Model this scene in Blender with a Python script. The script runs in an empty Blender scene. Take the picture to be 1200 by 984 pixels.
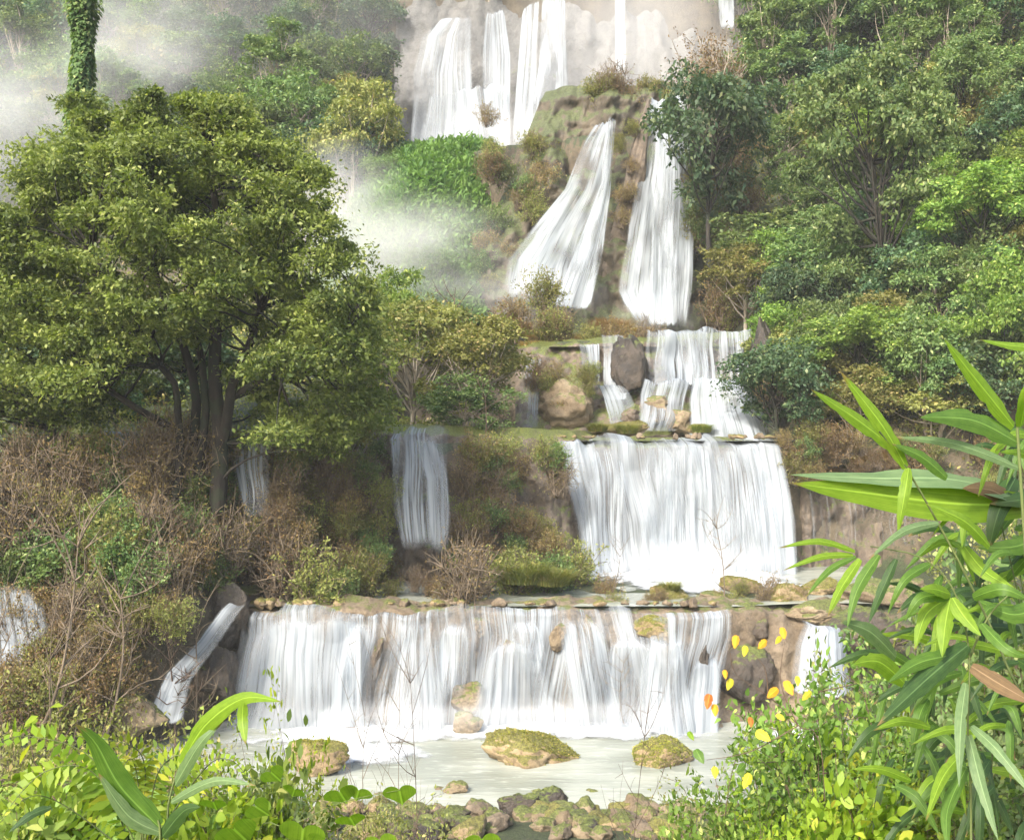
import bpy, bmesh, math, random
import numpy as np
from mathutils import Vector

# ------------------------------------------------------------------ camera, sky, sun, exposure
S = bpy.context.scene
COL = S.collection
EYE = 7.7                      # eye height above the lowest pool
FPX = 1300.0                   # focal length in photo pixels (1200 wide)

cam_d = bpy.data.cameras.new('camera'); cam = bpy.data.objects.new('camera', cam_d); COL.objects.link(cam)
cam.location = (0, 0, EYE); cam.rotation_euler = (math.radians(90), 0, 0)
cam_d.sensor_width = 36; cam_d.lens = 39; cam_d.clip_start = 0.1; cam_d.clip_end = 2000
S.camera = cam

SUN_DIR = Vector((-0.42, -0.70, 0.72)).normalized()      # towards the sun
w = bpy.data.worlds.new('World'); S.world = w; w.use_nodes = True
nt = w.node_tree; nt.nodes.clear()
sky = nt.nodes.new('ShaderNodeTexSky'); sky.sky_type = 'NISHITA'; sky.sun_disc = False
sky.sun_elevation = math.asin(SUN_DIR.z); sky.sun_rotation = math.atan2(SUN_DIR.x, SUN_DIR.y)
sky.air_density = 1.2; sky.dust_density = 4.0; sky.ozone_density = 1.0
bg = nt.nodes.new('ShaderNodeBackground'); bg.inputs['Strength'].default_value = 0.15
wo = nt.nodes.new('ShaderNodeOutputWorld')
nt.links.new(sky.outputs[0], bg.inputs[0]); nt.links.new(bg.outputs[0], wo.inputs[0])
sd = bpy.data.lights.new('sun', 'SUN'); sd.energy = 2.2; sd.angle = math.radians(6); sd.color = (1.0, 0.965, 0.90)
sun = bpy.data.objects.new('sun', sd); COL.objects.link(sun)
sun.rotation_euler = (-SUN_DIR).to_track_quat('-Z', 'Y').to_euler(); sun.location = (-20, -10, 60)

S.view_settings.view_transform = 'Standard'; S.view_settings.look = 'None'
S.view_settings.exposure = 1.65; S.view_settings.gamma = 1.0
S.render.engine = 'CYCLES'
cy = S.cycles
cy.max_bounces = 6; cy.diffuse_bounces = 3; cy.glossy_bounces = 2; cy.transmission_bounces = 4
cy.transparent_max_bounces = 12; cy.volume_bounces = 1; cy.use_denoising = True
cy.caustics_reflective = False; cy.caustics_refractive = False
cy.use_adaptive_sampling = True; cy.adaptive_threshold = 0.02
cy.sample_clamp_indirect = 4.0

rng = np.random.default_rng(7)
def reseed(k):
    global rng
    rng = np.random.default_rng(k); random.seed(k)

def P(px, py, Y):
    return np.array([(px - 600) / FPX * Y, Y, EYE + (492 - py) / FPX * Y])

# ------------------------------------------------------------------ numpy helpers
def _h(ix, iy, iz):
    n = (ix * 374761393 + iy * 668265263 + iz * 2147483647 * 3 + iz * 1274126177) & 0xFFFFFFFF
    n = ((n ^ (n >> 13)) * 1274126177) & 0xFFFFFFFF
    n = (n ^ (n >> 16)) & 0xFFFFFFFF
    return n.astype(np.float64) / 4294967295.0
def vnoise(p):
    p = np.asarray(p, dtype=np.float64)
    i = np.floor(p).astype(np.int64); f = p - i; f = f * f * (3 - 2 * f)
    x, y, z = i[..., 0], i[..., 1], i[..., 2]; r = 0
    for dx in (0, 1):
        for dy in (0, 1):
            for dz in (0, 1):
                wt = (f[..., 0] if dx else 1 - f[..., 0]) * (f[..., 1] if dy else 1 - f[..., 1]) * (f[..., 2] if dz else 1 - f[..., 2])
                r = r + wt * _h(x + dx, y + dy, z + dz)
    return r * 2 - 1
def fbm(p, o=4, g=0.5):
    p = np.asarray(p, dtype=np.float64); a = 1; s = 0; t = 0
    for k in range(o):
        s = s + a * vnoise(p + 17.3 * k); t += a; a *= g; p = p * 2.03
    return s / t
def nrm(v): return v / np.maximum(np.linalg.norm(v, axis=-1, keepdims=True), 1e-9)
def sstep(x): x = np.clip(x, 0, 1); return x * x * (3 - 2 * x)

def mesh_np(name, V, F, mat, rnd=None, smooth=False, attrs=None, uv=None):
    """V (n,3); F (m,k) faces all with k corners."""
    V = np.asarray(V, dtype=np.float32); F = np.asarray(F, dtype=np.int32)
    me = bpy.data.meshes.new(name)
    me.vertices.add(len(V)); me.vertices.foreach_set('co', V.ravel())
    m, k = F.shape
    me.loops.add(m * k); me.loops.foreach_set('vertex_index', F.ravel())
    me.polygons.add(m)
    me.polygons.foreach_set('loop_start', np.arange(0, m * k, k, dtype=np.int32))
    me.polygons.foreach_set('loop_total', np.full(m, k, dtype=np.int32))
    me.update(calc_edges=True)
    if smooth: me.polygons.foreach_set('use_smooth', np.ones(m, dtype=bool))
    if rnd is not None:
        a = me.attributes.new('rnd', 'FLOAT', 'FACE'); a.data.foreach_set('value', np.asarray(rnd, dtype=np.float32))
    for kx, arr in (attrs or {}).items():
        a = me.attributes.new(kx, 'FLOAT', 'POINT'); a.data.foreach_set('value', np.asarray(arr, dtype=np.float32))
    if uv is not None:
        l = me.uv_layers.new(name='UVMap'); l.data.foreach_set('uv', np.asarray(uv, dtype=np.float32)[F.ravel()].ravel())
    me.materials.append(mat)
    return me
def link(name, me, parent=None, loc=(0, 0, 0)):
    o = bpy.data.objects.new(name, me); COL.objects.link(o); o.location = loc
    if parent is not None: o.parent = parent
    return o
def tag(o, label=None, cat=None, group=None, kind=None):
    if label: o['label'] = label
    if cat: o['category'] = cat
    if group: o['group'] = group
    if kind: o['kind'] = kind
    return o
def copy_tree(o, parent=None, name=None):
    c = o.copy(); COL.objects.link(c)
    if parent is not None: c.parent = parent
    for ch in list(o.children): copy_tree(ch, c)
    return c
_used = set()
def place(proto, loc, scale=1.0, rz=None, label=None, group=None, tilt=0.0):
    """first use moves the prototype itself, later uses copy the thing with its parts"""
    if proto.name in _used: o = copy_tree(proto)
    else: o = proto; _used.add(proto.name)
    o.location = Vector([float(q) for q in loc])
    sc = scale if isinstance(scale, (tuple, list)) else (scale,) * 3
    o.scale = [float(s) for s in sc]
    o.rotation_euler = (tilt, 0, float(rng.uniform(0, 6.28)) if rz is None else rz)
    if label: o['label'] = label
    if group: o['group'] = group
    return o

# ------------------------------------------------------------------ materials
class NT:
    def __init__(s, name):
        s.m = bpy.data.materials.new(name); s.m.use_nodes = True; s.t = s.m.node_tree; s.t.nodes.clear()
        s.out = s.n('OutputMaterial')
    def n(s, kind, **kw):
        nd = s.t.nodes.new('ShaderNode' + kind)
        for k, v in kw.items():
            if hasattr(nd, k) and not k[0].isupper(): setattr(nd, k, v)
        return nd
    def l(s, a, b): s.t.links.new(a, b)
    def mix(s, fac, a, b):
        nd = s.n('Mix'); nd.data_type = 'RGBA'
        for i, x in ((0, fac), (6, a), (7, b)):
            if hasattr(x, 'links') or hasattr(x, 'is_output'): s.l(x, nd.inputs[i])
            elif i == 0: nd.inputs[0].default_value = x
            else: nd.inputs[i].default_value = (*x, 1)
        return nd.outputs[2]
    def math(s, op, a, b=None, clamp=False):
        nd = s.n('Math'); nd.operation = op; nd.use_clamp = clamp
        for i, x in enumerate((a, b)):
            if x is None: continue
            if hasattr(x, 'is_output'): s.l(x, nd.inputs[i])
            else: nd.inputs[i].default_value = x
        return nd.outputs[0]
    def ramp(s, fac, a, b, lo=0.0, hi=1.0):
        nd = s.n('MapRange'); nd.interpolation_type = 'SMOOTHSTEP'
        s.l(fac, nd.inputs[0]); nd.inputs[1].default_value = a; nd.inputs[2].default_value = b
        nd.inputs[3].default_value = lo; nd.inputs[4].default_value = hi
        return nd.outputs[0]
    def noise(s, vec, scale, detail=3, rough=0.55, sx=None):
        if sx is not None:
            mp = s.n('Mapping'); mp.inputs['Scale'].default_value = sx; s.l(vec, mp.inputs[0]); vec = mp.outputs[0]
        nd = s.n('TexNoise'); nd.inputs['Scale'].default_value = scale; nd.inputs['Detail'].default_value = detail
        nd.inputs['Roughness'].default_value = rough; s.l(vec, nd.inputs['Vector'])
        return nd.outputs['Fac']

def leaf_mat(name, c1, c2, c3=None, trans=0.4, rough=0.5, gloss=0.25, patch=0.8):
    """c1..c2 leaf to leaf, c3 = odd yellow or dry leaf; world-size patches of different growth"""
    gn = 1.5; c1, c2 = tuple(k * gn for k in c1), tuple(k * gn for k in c2); c3 = c3 and tuple(k * gn for k in c3)
    s = NT(name)
    at = s.n('Attribute'); at.attribute_name = 'rnd'; r = at.outputs['Fac']
    oi = s.n('ObjectInfo'); geo = s.n('NewGeometry')
    nz = s.noise(geo.outputs['Position'], patch, 2)
    f = s.math('ADD', s.math('MULTIPLY', r, 0.55), s.ramp(nz, 0.3, 0.7, 0, 0.45))
    col = s.mix(f, c1, c2)
    if c3: col = s.mix(s.ramp(r, 0.86, 1.0, 0, 0.9), col, c3)
    hs = s.n('HueSaturation'); s.l(col, hs.inputs['Color'])
    s.l(s.ramp(oi.outputs['Random'], 0, 1, 0.485, 0.515), hs.inputs['Hue'])
    s.l(s.ramp(oi.outputs['Random'], 0, 1, 0.8, 1.2), hs.inputs['Value'])
    b = s.n('BsdfPrincipled'); s.l(hs.outputs[0], b.inputs['Base Color']); b.inputs['Roughness'].default_value = rough
    b.inputs['Specular IOR Level'].default_value = gloss
    tr = s.n('BsdfTranslucent')
    tc = s.n('Mix'); tc.data_type = 'RGBA'; tc.blend_type = 'MULTIPLY'; tc.inputs[0].default_value = 1
    s.l(hs.outputs[0], tc.inputs[6]); tc.inputs[7].default_value = (1.35, 1.45, 0.6, 1); s.l(tc.outputs[2], tr.inputs[0])
    mx = s.n('MixShader'); mx.inputs[0].default_value = trans
    s.l(b.outputs[0], mx.inputs[1]); s.l(tr.outputs[0], mx.inputs[2]); s.l(mx.outputs[0], s.out.inputs[0])
    return s.m

def bark_mat(name, c1, c2, moss=None):
    s = NT(name); geo = s.n('NewGeometry')
    nz = s.noise(geo.outputs['Position'], 6, 4, 0.6, sx=(1, 1, 0.3))
    col = s.mix(s.ramp(nz, 0.3, 0.7), c1, c2)
    if moss: col = s.mix(s.ramp(s.noise(geo.outputs['Position'], 2.2, 3), 0.5, 0.6, 0, 0.8), col, moss)
    b = s.n('BsdfPrincipled'); s.l(col, b.inputs['Base Color']); b.inputs['Roughness'].default_value = 0.85
    bp = s.n('Bump'); bp.inputs['Strength'].default_value = 0.6; bp.inputs['Distance'].default_value = 0.05
    s.l(nz, bp.inputs['Height']); s.l(bp.outputs[0], b.inputs['Normal']); s.l(b.outputs[0], s.out.inputs[0])
    return s.m

def rock_mat(name, c1, c2, c3, moss=(0.10, 0.12, 0.02), moss_amt=0.5, rough=0.75, scale=1.0, streak=False):
    s = NT(name); geo = s.n('NewGeometry'); pos = geo.outputs['Position']
    n1 = s.noise(pos, 0.9 * scale, 4, 0.6, sx=(1, 1, 0.25) if streak else None)
    n2 = s.noise(pos, 5 * scale, 5, 0.65)
    col = s.mix(s.ramp(n1, 0.35, 0.65), c1, c2)
    col = s.mix(s.ramp(n2, 0.42, 0.72, 0, 0.7), col, c3)
    n3 = s.noise(pos, 22 * scale, 5, 0.7); col = s.mix(s.ramp(n3, 0.5, 0.75, 0, 0.45), col, tuple(min(1, k * 1.5) for k in c2))
    sep = s.n('SeparateXYZ'); s.l(geo.outputs['Normal'], sep.inputs[0])
    mm = s.math('ADD', s.math('MULTIPLY', sep.outputs['Z'], 0.55), s.noise(pos, 2.4 * scale, 4, 0.6))
    mm = s.math('ADD', mm, s.math('MULTIPLY', s.math('SUBTRACT', s.noise(pos, 11 * scale, 5, 0.75), 0.5), 0.5))
    mc = s.mix(s.ramp(s.noise(pos, 16 * scale, 4, 0.7), 0.35, 0.65), tuple(k * 0.45 for k in moss), tuple(k * 1.4 for k in moss))
    col = s.mix(s.ramp(mm, 1.0 - moss_amt * 0.4, 1.12 - moss_amt * 0.4, 0, 0.9), col, mc)
    b = s.n('BsdfPrincipled'); s.l(col, b.inputs['Base Color']); b.inputs['Roughness'].default_value = rough
    bp = s.n('Bump'); bp.inputs['Strength'].default_value = 0.8; bp.inputs['Distance'].default_value = 0.07 / scale ** 0.5
    s.l(s.math('ADD', n2, s.noise(pos, 18 * scale, 4, 0.7)), bp.inputs['Height'])
    s.l(bp.outputs[0], b.inputs['Normal']); s.l(b.outputs[0], s.out.inputs[0])
    return s.m

def fall_mat(name, lo, hi, su=9.0, sv=0.5, floor=0.12, tint=(0.375, 0.405, 0.425), broad=(0.34, 0.6), blo=0.3):
    """long-exposure water: white threads over half-clear water. lo/hi: streak thresholds"""
    s = NT(name); uv = s.n('UVMap'); uvo = uv.outputs[0]
    a = s.noise(uvo, 1.0, 3, 0.6, sx=(su, sv, 1)); c = s.noise(uvo, 1.0, 2, 0.5, sx=(su * 3.1, sv * 1.3, 1))
    br = s.noise(uvo, 1.0, 2, 0.5, sx=(su * 0.16, sv * 0.9, 1))
    f = s.math('ADD', s.math('MULTIPLY', a, 0.6), s.math('MULTIPLY', c, 0.4))
    f = s.ramp(f, lo, hi, floor, 1.0)
    f = s.math('MULTIPLY', f, s.ramp(br, broad[0], broad[1], blo, 1.0))
    e = s.n('Attribute'); e.attribute_name = 'edge'
    fm = s.n('Attribute'); fm.attribute_name = 'foam'
    f = s.math('ADD', f, fm.outputs['Fac'], clamp=True)
    ed = s.math('SUBTRACT', s.math('MULTIPLY', e.outputs['Fac'], 2.2), s.math('MULTIPLY', a, 1.2))
    f = s.math('MULTIPLY', f, s.ramp(ed, -0.25, 0.55))
    col = s.mix(s.ramp(c, 0.3, 0.7), (tint[0] * 0.93, tint[1] * 0.955, tint[2] * 0.98), tint)
    d = s.n('BsdfPrincipled'); s.l(col, d.inputs['Base Color']); d.inputs['Roughness'].default_value = 0.6
    d.inputs['Specular IOR Level'].default_value = 0.2
    bp = s.n('Bump'); bp.inputs['Strength'].default_value = 0.3; bp.inputs['Distance'].default_value = 0.06
    s.l(a, bp.inputs['Height']); s.l(bp.outputs[0], d.inputs['Normal'])
    tl = s.n('BsdfTranslucent'); s.l(col, tl.inputs[0])
    m1 = s.n('MixShader'); m1.inputs[0].default_value = 0.3; s.l(d.outputs[0], m1.inputs[1]); s.l(tl.outputs[0], m1.inputs[2])
    tp = s.n('BsdfTransparent'); m2 = s.n('MixShader'); s.l(f, m2.inputs[0]); s.l(tp.outputs[0], m2.inputs[1]); s.l(m1.outputs[0], m2.inputs[2])
    s.l(m2.outputs[0], s.out.inputs[0])
    return s.m

def foam_mat():
    s = NT('churned white water'); geo = s.n('NewGeometry')
    e = s.n('Attribute'); e.attribute_name = 'edge'
    nz = s.noise(geo.outputs['Position'], 1.6, 4, 0.65)
    f = s.ramp(s.math('ADD', e.outputs['Fac'], s.math('MULTIPLY', s.math('SUBTRACT', nz, 0.5), 1.7)), 0.05, 0.75)
    d = s.n('BsdfPrincipled'); d.inputs['Base Color'].default_value = (0.45, 0.47, 0.47, 1); d.inputs['Roughness'].default_value = 0.7
    tp = s.n('BsdfTransparent'); m2 = s.n('MixShader'); s.l(f, m2.inputs[0]); s.l(tp.outputs[0], m2.inputs[1]); s.l(d.outputs[0], m2.inputs[2])
    s.l(m2.outputs[0], s.out.inputs[0]); return s.m

def pool_mat():
    s = NT('pool water'); geo = s.n('NewGeometry'); pos = geo.outputs['Position']
    n1 = s.noise(pos, 0.5, 3, 0.5, sx=(0.6, 1.4, 1)); n2 = s.noise(pos, 2.4, 4, 0.6, sx=(0.7, 2.2, 1))
    col = s.mix(s.ramp(n1, 0.35, 0.65), (0.20, 0.215, 0.175), (0.31, 0.325, 0.27))
    col = s.mix(s.ramp(n2, 0.52, 0.75, 0, 0.6), col, (0.46, 0.48, 0.42))
    b = s.n('BsdfPrincipled'); s.l(col, b.inputs['Base Color']); b.inputs['Roughness'].default_value = 0.22
    b.inputs['IOR'].default_value = 1.33
    bp = s.n('Bump'); bp.inputs['Strength'].default_value = 0.35; bp.inputs['Distance'].default_value = 0.08
    s.l(n2, bp.inputs['Height']); s.l(bp.outputs[0], b.inputs['Normal']); s.l(b.outputs[0], s.out.inputs[0]); return s.m

M = {}
# leaves
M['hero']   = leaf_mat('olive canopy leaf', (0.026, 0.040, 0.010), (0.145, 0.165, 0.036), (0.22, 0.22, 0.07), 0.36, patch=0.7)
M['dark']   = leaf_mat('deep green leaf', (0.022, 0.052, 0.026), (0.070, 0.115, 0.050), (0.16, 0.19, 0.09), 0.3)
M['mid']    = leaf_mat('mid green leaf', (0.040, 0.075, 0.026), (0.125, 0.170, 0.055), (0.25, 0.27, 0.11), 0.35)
M['bright'] = leaf_mat('bright green leaf', (0.045, 0.085, 0.018), (0.165, 0.225, 0.042), (0.30, 0.32, 0.09), 0.4)
M['olive']  = leaf_mat('olive leaf', (0.08, 0.09, 0.025), (0.19, 0.19, 0.055), (0.28, 0.21, 0.09), 0.35)
M['brown']  = leaf_mat('dry brown leaf', (0.075, 0.050, 0.022), (0.21, 0.145, 0.065), (0.15, 0.16, 0.05), 0.3)
M['rust']   = leaf_mat('rust coloured grass', (0.17, 0.10, 0.055), (0.30, 0.20, 0.12), (0.22, 0.22, 0.08), 0.3)
M['fern']   = leaf_mat('yellow green fern', (0.07, 0.12, 0.012), (0.20, 0.25, 0.02), (0.30, 0.28, 0.035), 0.45, patch=5)
M['lush']   = leaf_mat('lush green growth', (0.045, 0.095, 0.025), (0.13, 0.20, 0.05), None, 0.35)
M['grass']  = leaf_mat('stream grass', (0.06, 0.08, 0.018), (0.16, 0.17, 0.04), (0.24, 0.19, 0.07), 0.3)
M['moss']   = leaf_mat('moss growth', (0.06, 0.065, 0.01), (0.20, 0.19, 0.03), (0.28, 0.20, 0.07), 0.2, patch=3)
M['orange'] = leaf_mat('turning orange leaf', (0.50, 0.28, 0.02), (0.65, 0.42, 0.03), (0.45, 0.09, 0.02), 0.4)
M['trunk']  = bark_mat('dark wet bark', (0.010, 0.008, 0.006), (0.030, 0.023, 0.016), (0.018, 0.024, 0.010))
M['pale']   = bark_mat('pale bark', (0.22, 0.18, 0.13), (0.38, 0.33, 0.26))
M['twig']   = bark_mat('tan twig', (0.07, 0.052, 0.034), (0.185, 0.14, 0.092))
M['dtwig']  = bark_mat('dark twig', (0.05, 0.03, 0.02), (0.12, 0.08, 0.05))
M['rim']    = rock_mat('travertine ledge', (0.125, 0.092, 0.056), (0.215, 0.165, 0.108), (0.05, 0.036, 0.024), moss_amt=0.05, scale=1.3, streak=True)
M['rock']   = rock_mat('tan travertine', (0.16, 0.115, 0.065), (0.27, 0.21, 0.13), (0.07, 0.05, 0.03), moss_amt=0.5)
M['wet']    = rock_mat('wet brown rock', (0.075, 0.055, 0.038), (0.17, 0.13, 0.09), (0.032, 0.025, 0.018), moss_amt=0.55, rough=0.45, streak=True)
M['black']  = rock_mat('dark wet rock', (0.028, 0.022, 0.016), (0.075, 0.056, 0.038), (0.016, 0.013, 0.01), moss_amt=0.35, rough=0.4)
M['cliff']  = rock_mat('weathered mossy cliff', (0.05, 0.04, 0.026), (0.12, 0.095, 0.06), (0.026, 0.022, 0.015), moss=(0.07, 0.085, 0.025), moss_amt=0.95, rough=0.6, scale=0.7, streak=True)
M['grey']   = rock_mat('pale grey cliff', (0.10, 0.10, 0.095), (0.155, 0.15, 0.14), (0.06, 0.058, 0.052), moss_amt=0.2, scale=0.35, streak=True)
M['mossy']  = rock_mat('mossy boulder', (0.24, 0.17, 0.09), (0.36, 0.27, 0.15), (0.10, 0.07, 0.035), moss=(0.13, 0.125, 0.022), moss_amt=0.85, scale=1.4)
M['soil']   = rock_mat('forest floor', (0.06, 0.045, 0.027), (0.11, 0.085, 0.05), (0.035, 0.03, 0.015), moss=(0.035, 0.05, 0.015), moss_amt=0.6)
M['pool']   = pool_mat(); M['foam'] = foam_mat()

# ------------------------------------------------------------------ terrain
def I(x, xs, ys): return np.interp(x, xs, ys)
def wall1(x): return I(x, [-40, -14, -9, -7, 6, 8, 12, 16, 40], [20, 24, 26, 28.9, 28.9, 29.6, 29, 26, 20])
def wall2(x): return I(x, [-40, -14, -8, -3.9, -1.9, 0, 1.0, 9.4, 10, 14, 20, 40], [29, 31, 32.5, 34.9, 34.9, 35.8, 36.9, 36.9, 37.4, 37.7, 35, 30])
def wall3(x): return I(x, [-40, -10, 0, 2, 6, 10, 12, 20, 40], [50, 48, 45, 43, 43, 43, 42, 40, 40])
def wall4(x): return I(x, [-40, -8, -2, 4, 9, 12, 40], [78, 72, 64, 60, 60, 60, 62])
def ground_h(x, y):
    x = np.asarray(x, float); y = np.asarray(y, float)
    c = I(y, [-30, 0, 4, 8, 12, 16, 19, 21, 23], [6, 6, 5.3, 3.4, 1.8, 1.0, 0.65, 0.30, -0.5])
    c = c + sstep((y - wall1(x)) / 0.4) * 3.25
    c = c + sstep((y - wall2(x)) / 0.5) * 4.2
    c = c + sstep((y - wall3(x) + 0.6) / 1.6) * 3.8 + sstep((y - 46) / 9) * 1.2
    c = c + sstep((y - wall4(x) + 0.5) / 1.5) * 11.3 + np.clip(y - 62, 0, 25) * 0.1
    c = c + sstep((y - 88) / 3) * 34 + np.clip(y - 92, 0, 200) * 0.5
    L = I(y, [-30, 0, 4, 8, 14, 20, 24, 26, 27.2, 30, 33, 36, 45, 55, 62, 68, 74, 90, 120, 160], [6.2, 6.2, 5.4, 3.6, 1.6, 0.9, 0.9, 1.2, 3.6, 5.9, 7.2, 7.8, 10, 12, 13.5, 21, 25, 38, 64, 90])
    L = L + np.clip(-x - 12, 0, 60) * 0.10 * sstep((y - 20) / 20)
    R = I(y, [-30, 0, 4, 8, 14, 20, 26, 29, 36, 38, 42, 50, 60, 80, 100, 160], [6.2, 6.2, 5.6, 4.0, 1.8, 1.2, 2.2, 3.1, 4.0, 7.4, 8.4, 11.5, 19, 36, 52, 92])
    xR = I(y, [0, 20, 28, 36, 38, 42, 50, 60, 85, 95], [6, 8, 10.4, 13.0, 12, 10.6, 11, 10.8, 17.5, 19])
    xL = I(y, [0, 20, 24, 28, 31, 33, 36, 42, 50, 60, 68, 85, 95], [-8, -9.5, -9, -7.3, -7, -6, -7, -4, -4, -2, -5, -8.2, -9])
    R = R + np.clip(x - xR - 1, 0, 60) * 0.62 * sstep((y - 30) / 14)
    a = sstep((xL - x) / 1.8); b = sstep((x - xR) / 1.8)
    z = c * (1 - a) * (1 - b) + L * a + R * b
    p = np.stack([x * 0.25, y * 0.25, 0 * x], -1)
    amp = I(y, [0, 18, 26, 60, 100], [0.3, 0.12, 0.3, 1.2, 3.0]) * (0.25 + 0.75 * np.maximum(a, b))
    return z + amp * fbm(p, 4)

def grid_faces(nu, nv):
    i = np.arange(nu - 1)[:, None] * nv + np.arange(nv - 1)[None, :]
    i = i.ravel(); return np.stack([i, i + nv, i + nv + 1, i + 1], 1)
xs = np.concatenate([np.linspace(-160, -32, 50, endpoint=False), np.linspace(-32, 32, 230, endpoint=False), np.linspace(32, 160, 50)])
ys = np.concatenate([np.linspace(-30, 4, 20, endpoint=False), np.linspace(4, 66, 230, endpoint=False), np.linspace(66, 170, 110)])
X, Yy = np.meshgrid(xs, ys, indexing='ij'); Z = ground_h(X, Yy)
g = link('ground', mesh_np('ground', np.stack([X, Yy, Z], -1).reshape(-1, 3), grid_faces(len(xs), len(ys)), M['soil'], smooth=True))
tag(g, kind='structure')

# ------------------------------------------------------------------ rock walls, boulders
def poly_resample(pts, n):
    pts = np.asarray(pts, float); d = np.r_[0, np.cumsum(np.linalg.norm(np.diff(pts, axis=0), axis=1))]
    t = np.linspace(0, d[-1], n); return np.stack([np.interp(t, d, pts[:, k]) for k in range(3)], 1), d[-1]
def bump(p, amp, sc, seed):
    """shared big relief of a wall: rock and the water running over it use the same one"""
    q = p * sc; q = q * np.array([1, 1, 0.55]) + seed
    return amp * (fbm(q, 3) + 0.35 * np.abs(vnoise(q * 2.1 + 5)))
def patch(left, right, nu, nv, bow=0.0):
    L, l1 = poly_resample([P(*q) if not isinstance(q, np.ndarray) else q for q in left], nv)
    R, l2 = poly_resample([P(*q) if not isinstance(q, np.ndarray) else q for q in right], nv)
    u = np.linspace(0, 1, nu)[:, None, None]
    G = L[None] * (1 - u) + R[None] * u
    G[..., 1] -= bow * np.sin(np.pi * u[..., 0]) 
    return G, 0.5 * (l1 + l2)
def rock_wall(left, right, mat, nu=90, nv=60, amp=0.6, sc=0.6, seed=0, detail=0.25, push=0.0, bow=0.0, drape=0.25, taper=True, ds=1.0, crest=0.0):
    G, _ = patch(left, right, nu, nv, bow)
    d = bump(G, amp, sc, seed)
    dr = drape * fbm(G * ds * np.array([2.2, 2.2, 0.35]) + seed, 3)
    d = d + dr + detail * fbm(G * 2.4 * ds + seed + 9, 4)
    G[..., 1] -= d - push
    G[..., 2] += 0.3 * detail * fbm(G * 1.7 * ds + 31 + seed, 3)
    vv = np.linspace(1, 0, nv)[None, :]; G[..., 2] += crest * (fbm(np.stack([G[..., 0] * 1.3, G[..., 1] * 0.6, 0 * G[..., 0] + seed], -1), 4)) * np.clip((vv - 0.82) / 0.18, 0, 1)
    u = np.linspace(0, 1, nu); e = np.clip(1 - np.minimum(u, 1 - u) / 0.08, 0, 1)[:, None] if taper else 0
    G[..., 1] += e * 1.2
    v = np.linspace(1, 0, nv)[None, :]; G[..., 1] += np.clip((v - 0.94) / 0.06, 0, 1) * 0.9   # crest rolls back
    return mesh_np('rock_wall', G.reshape(-1, 3), grid_faces(nu, nv)[:, ::-1], mat, smooth=True)
def wall_obj(name, left, right, mat, **kw):
    return tag(link(name, rock_wall(left, right, mat, **kw)), kind='structure')

def boulder_mesh(seed, mat, sub=4, rough=0.42, cuts=12):
    r = np.random.default_rng(seed)
    bm = bmesh.new(); bmesh.ops.create_icosphere(bm, subdivisions=sub, radius=1)
    V = np.array([v.co[:] for v in bm.verts]); F = np.array([[v.index for v in f.verts] for f in bm.faces]); bm.free()
    V = V * (1 + rough * fbm(V * 1.1 + seed * 3.7, 3))[:, None]
    for k in range(cuts):
        n = nrm(r.normal(size=3)); d = r.uniform(0.55, 0.85)
        s = V @ n - d; V = V - np.where(s > 0, s * 0.85, 0)[:, None] * n
    V = V + nrm(V) * (0.10 * fbm(V * 3.2 + seed, 5, 0.6) - 0.10 * (1 - np.abs(vnoise(V * 2.1 + seed * 2))) ** 4 - 0.05 * (1 - np.abs(vnoise(V * 5.1 + seed))) ** 3)[:, None]
    return mesh_np('boulder', V, F, mat, smooth=True)
def boulder(px, py, Y, rx, rz, label, mat='mossy', seed=1, ry=None, group=None, name='boulder', cat='boulder', sub=5, cuts=12):
    """px,py centre of the boulder in the photo; rx, rz half sizes in photo pixels"""
    c = P(px, py, Y); k = Y / FPX
    o = link(name, boulder_mesh(seed, M[mat], sub, cuts=cuts), loc=[float(q) for q in c])
    o.scale = (rx * k * 1.12, (ry or rx * 0.8) * k, rz * k * 1.15); o.rotation_euler = (0.0, ((seed * 37) % 7 - 3) * 0.07, 0)
    if mat == 'mossy':
        me = o.data; n_ = len(me.polygons); cc = np.zeros(n_ * 3); me.polygons.foreach_get('center', cc); cc = cc.reshape(-1, 3)
        nn = np.zeros(n_ * 3); me.polygons.foreach_get('normal', nn); nn = nn.reshape(-1, 3)
        msk = (nn[:, 2] * 0.7 + fbm(cc * 2.2 + seed, 4) * 1.3) > 0.25
        cc, nn = np.repeat(cc[msk], 3, 0), np.repeat(nn[msk], 3, 0); N = len(cc); cc = cc + rng.normal(size=(N, 3)) * 0.02 - nn * 0.02
        if N: link('moss', leaves('moss', cc, nn + rng.normal(size=(N, 3)) * 0.8 + [0, 0, 0.2], rng.normal(size=(N, 3)), 0.06 * rng.uniform(.4, 1.3, N), 0.03 * rng.uniform(.5, 1.3, N), M['moss']), o)
    return tag(o, label, cat, group)

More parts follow.
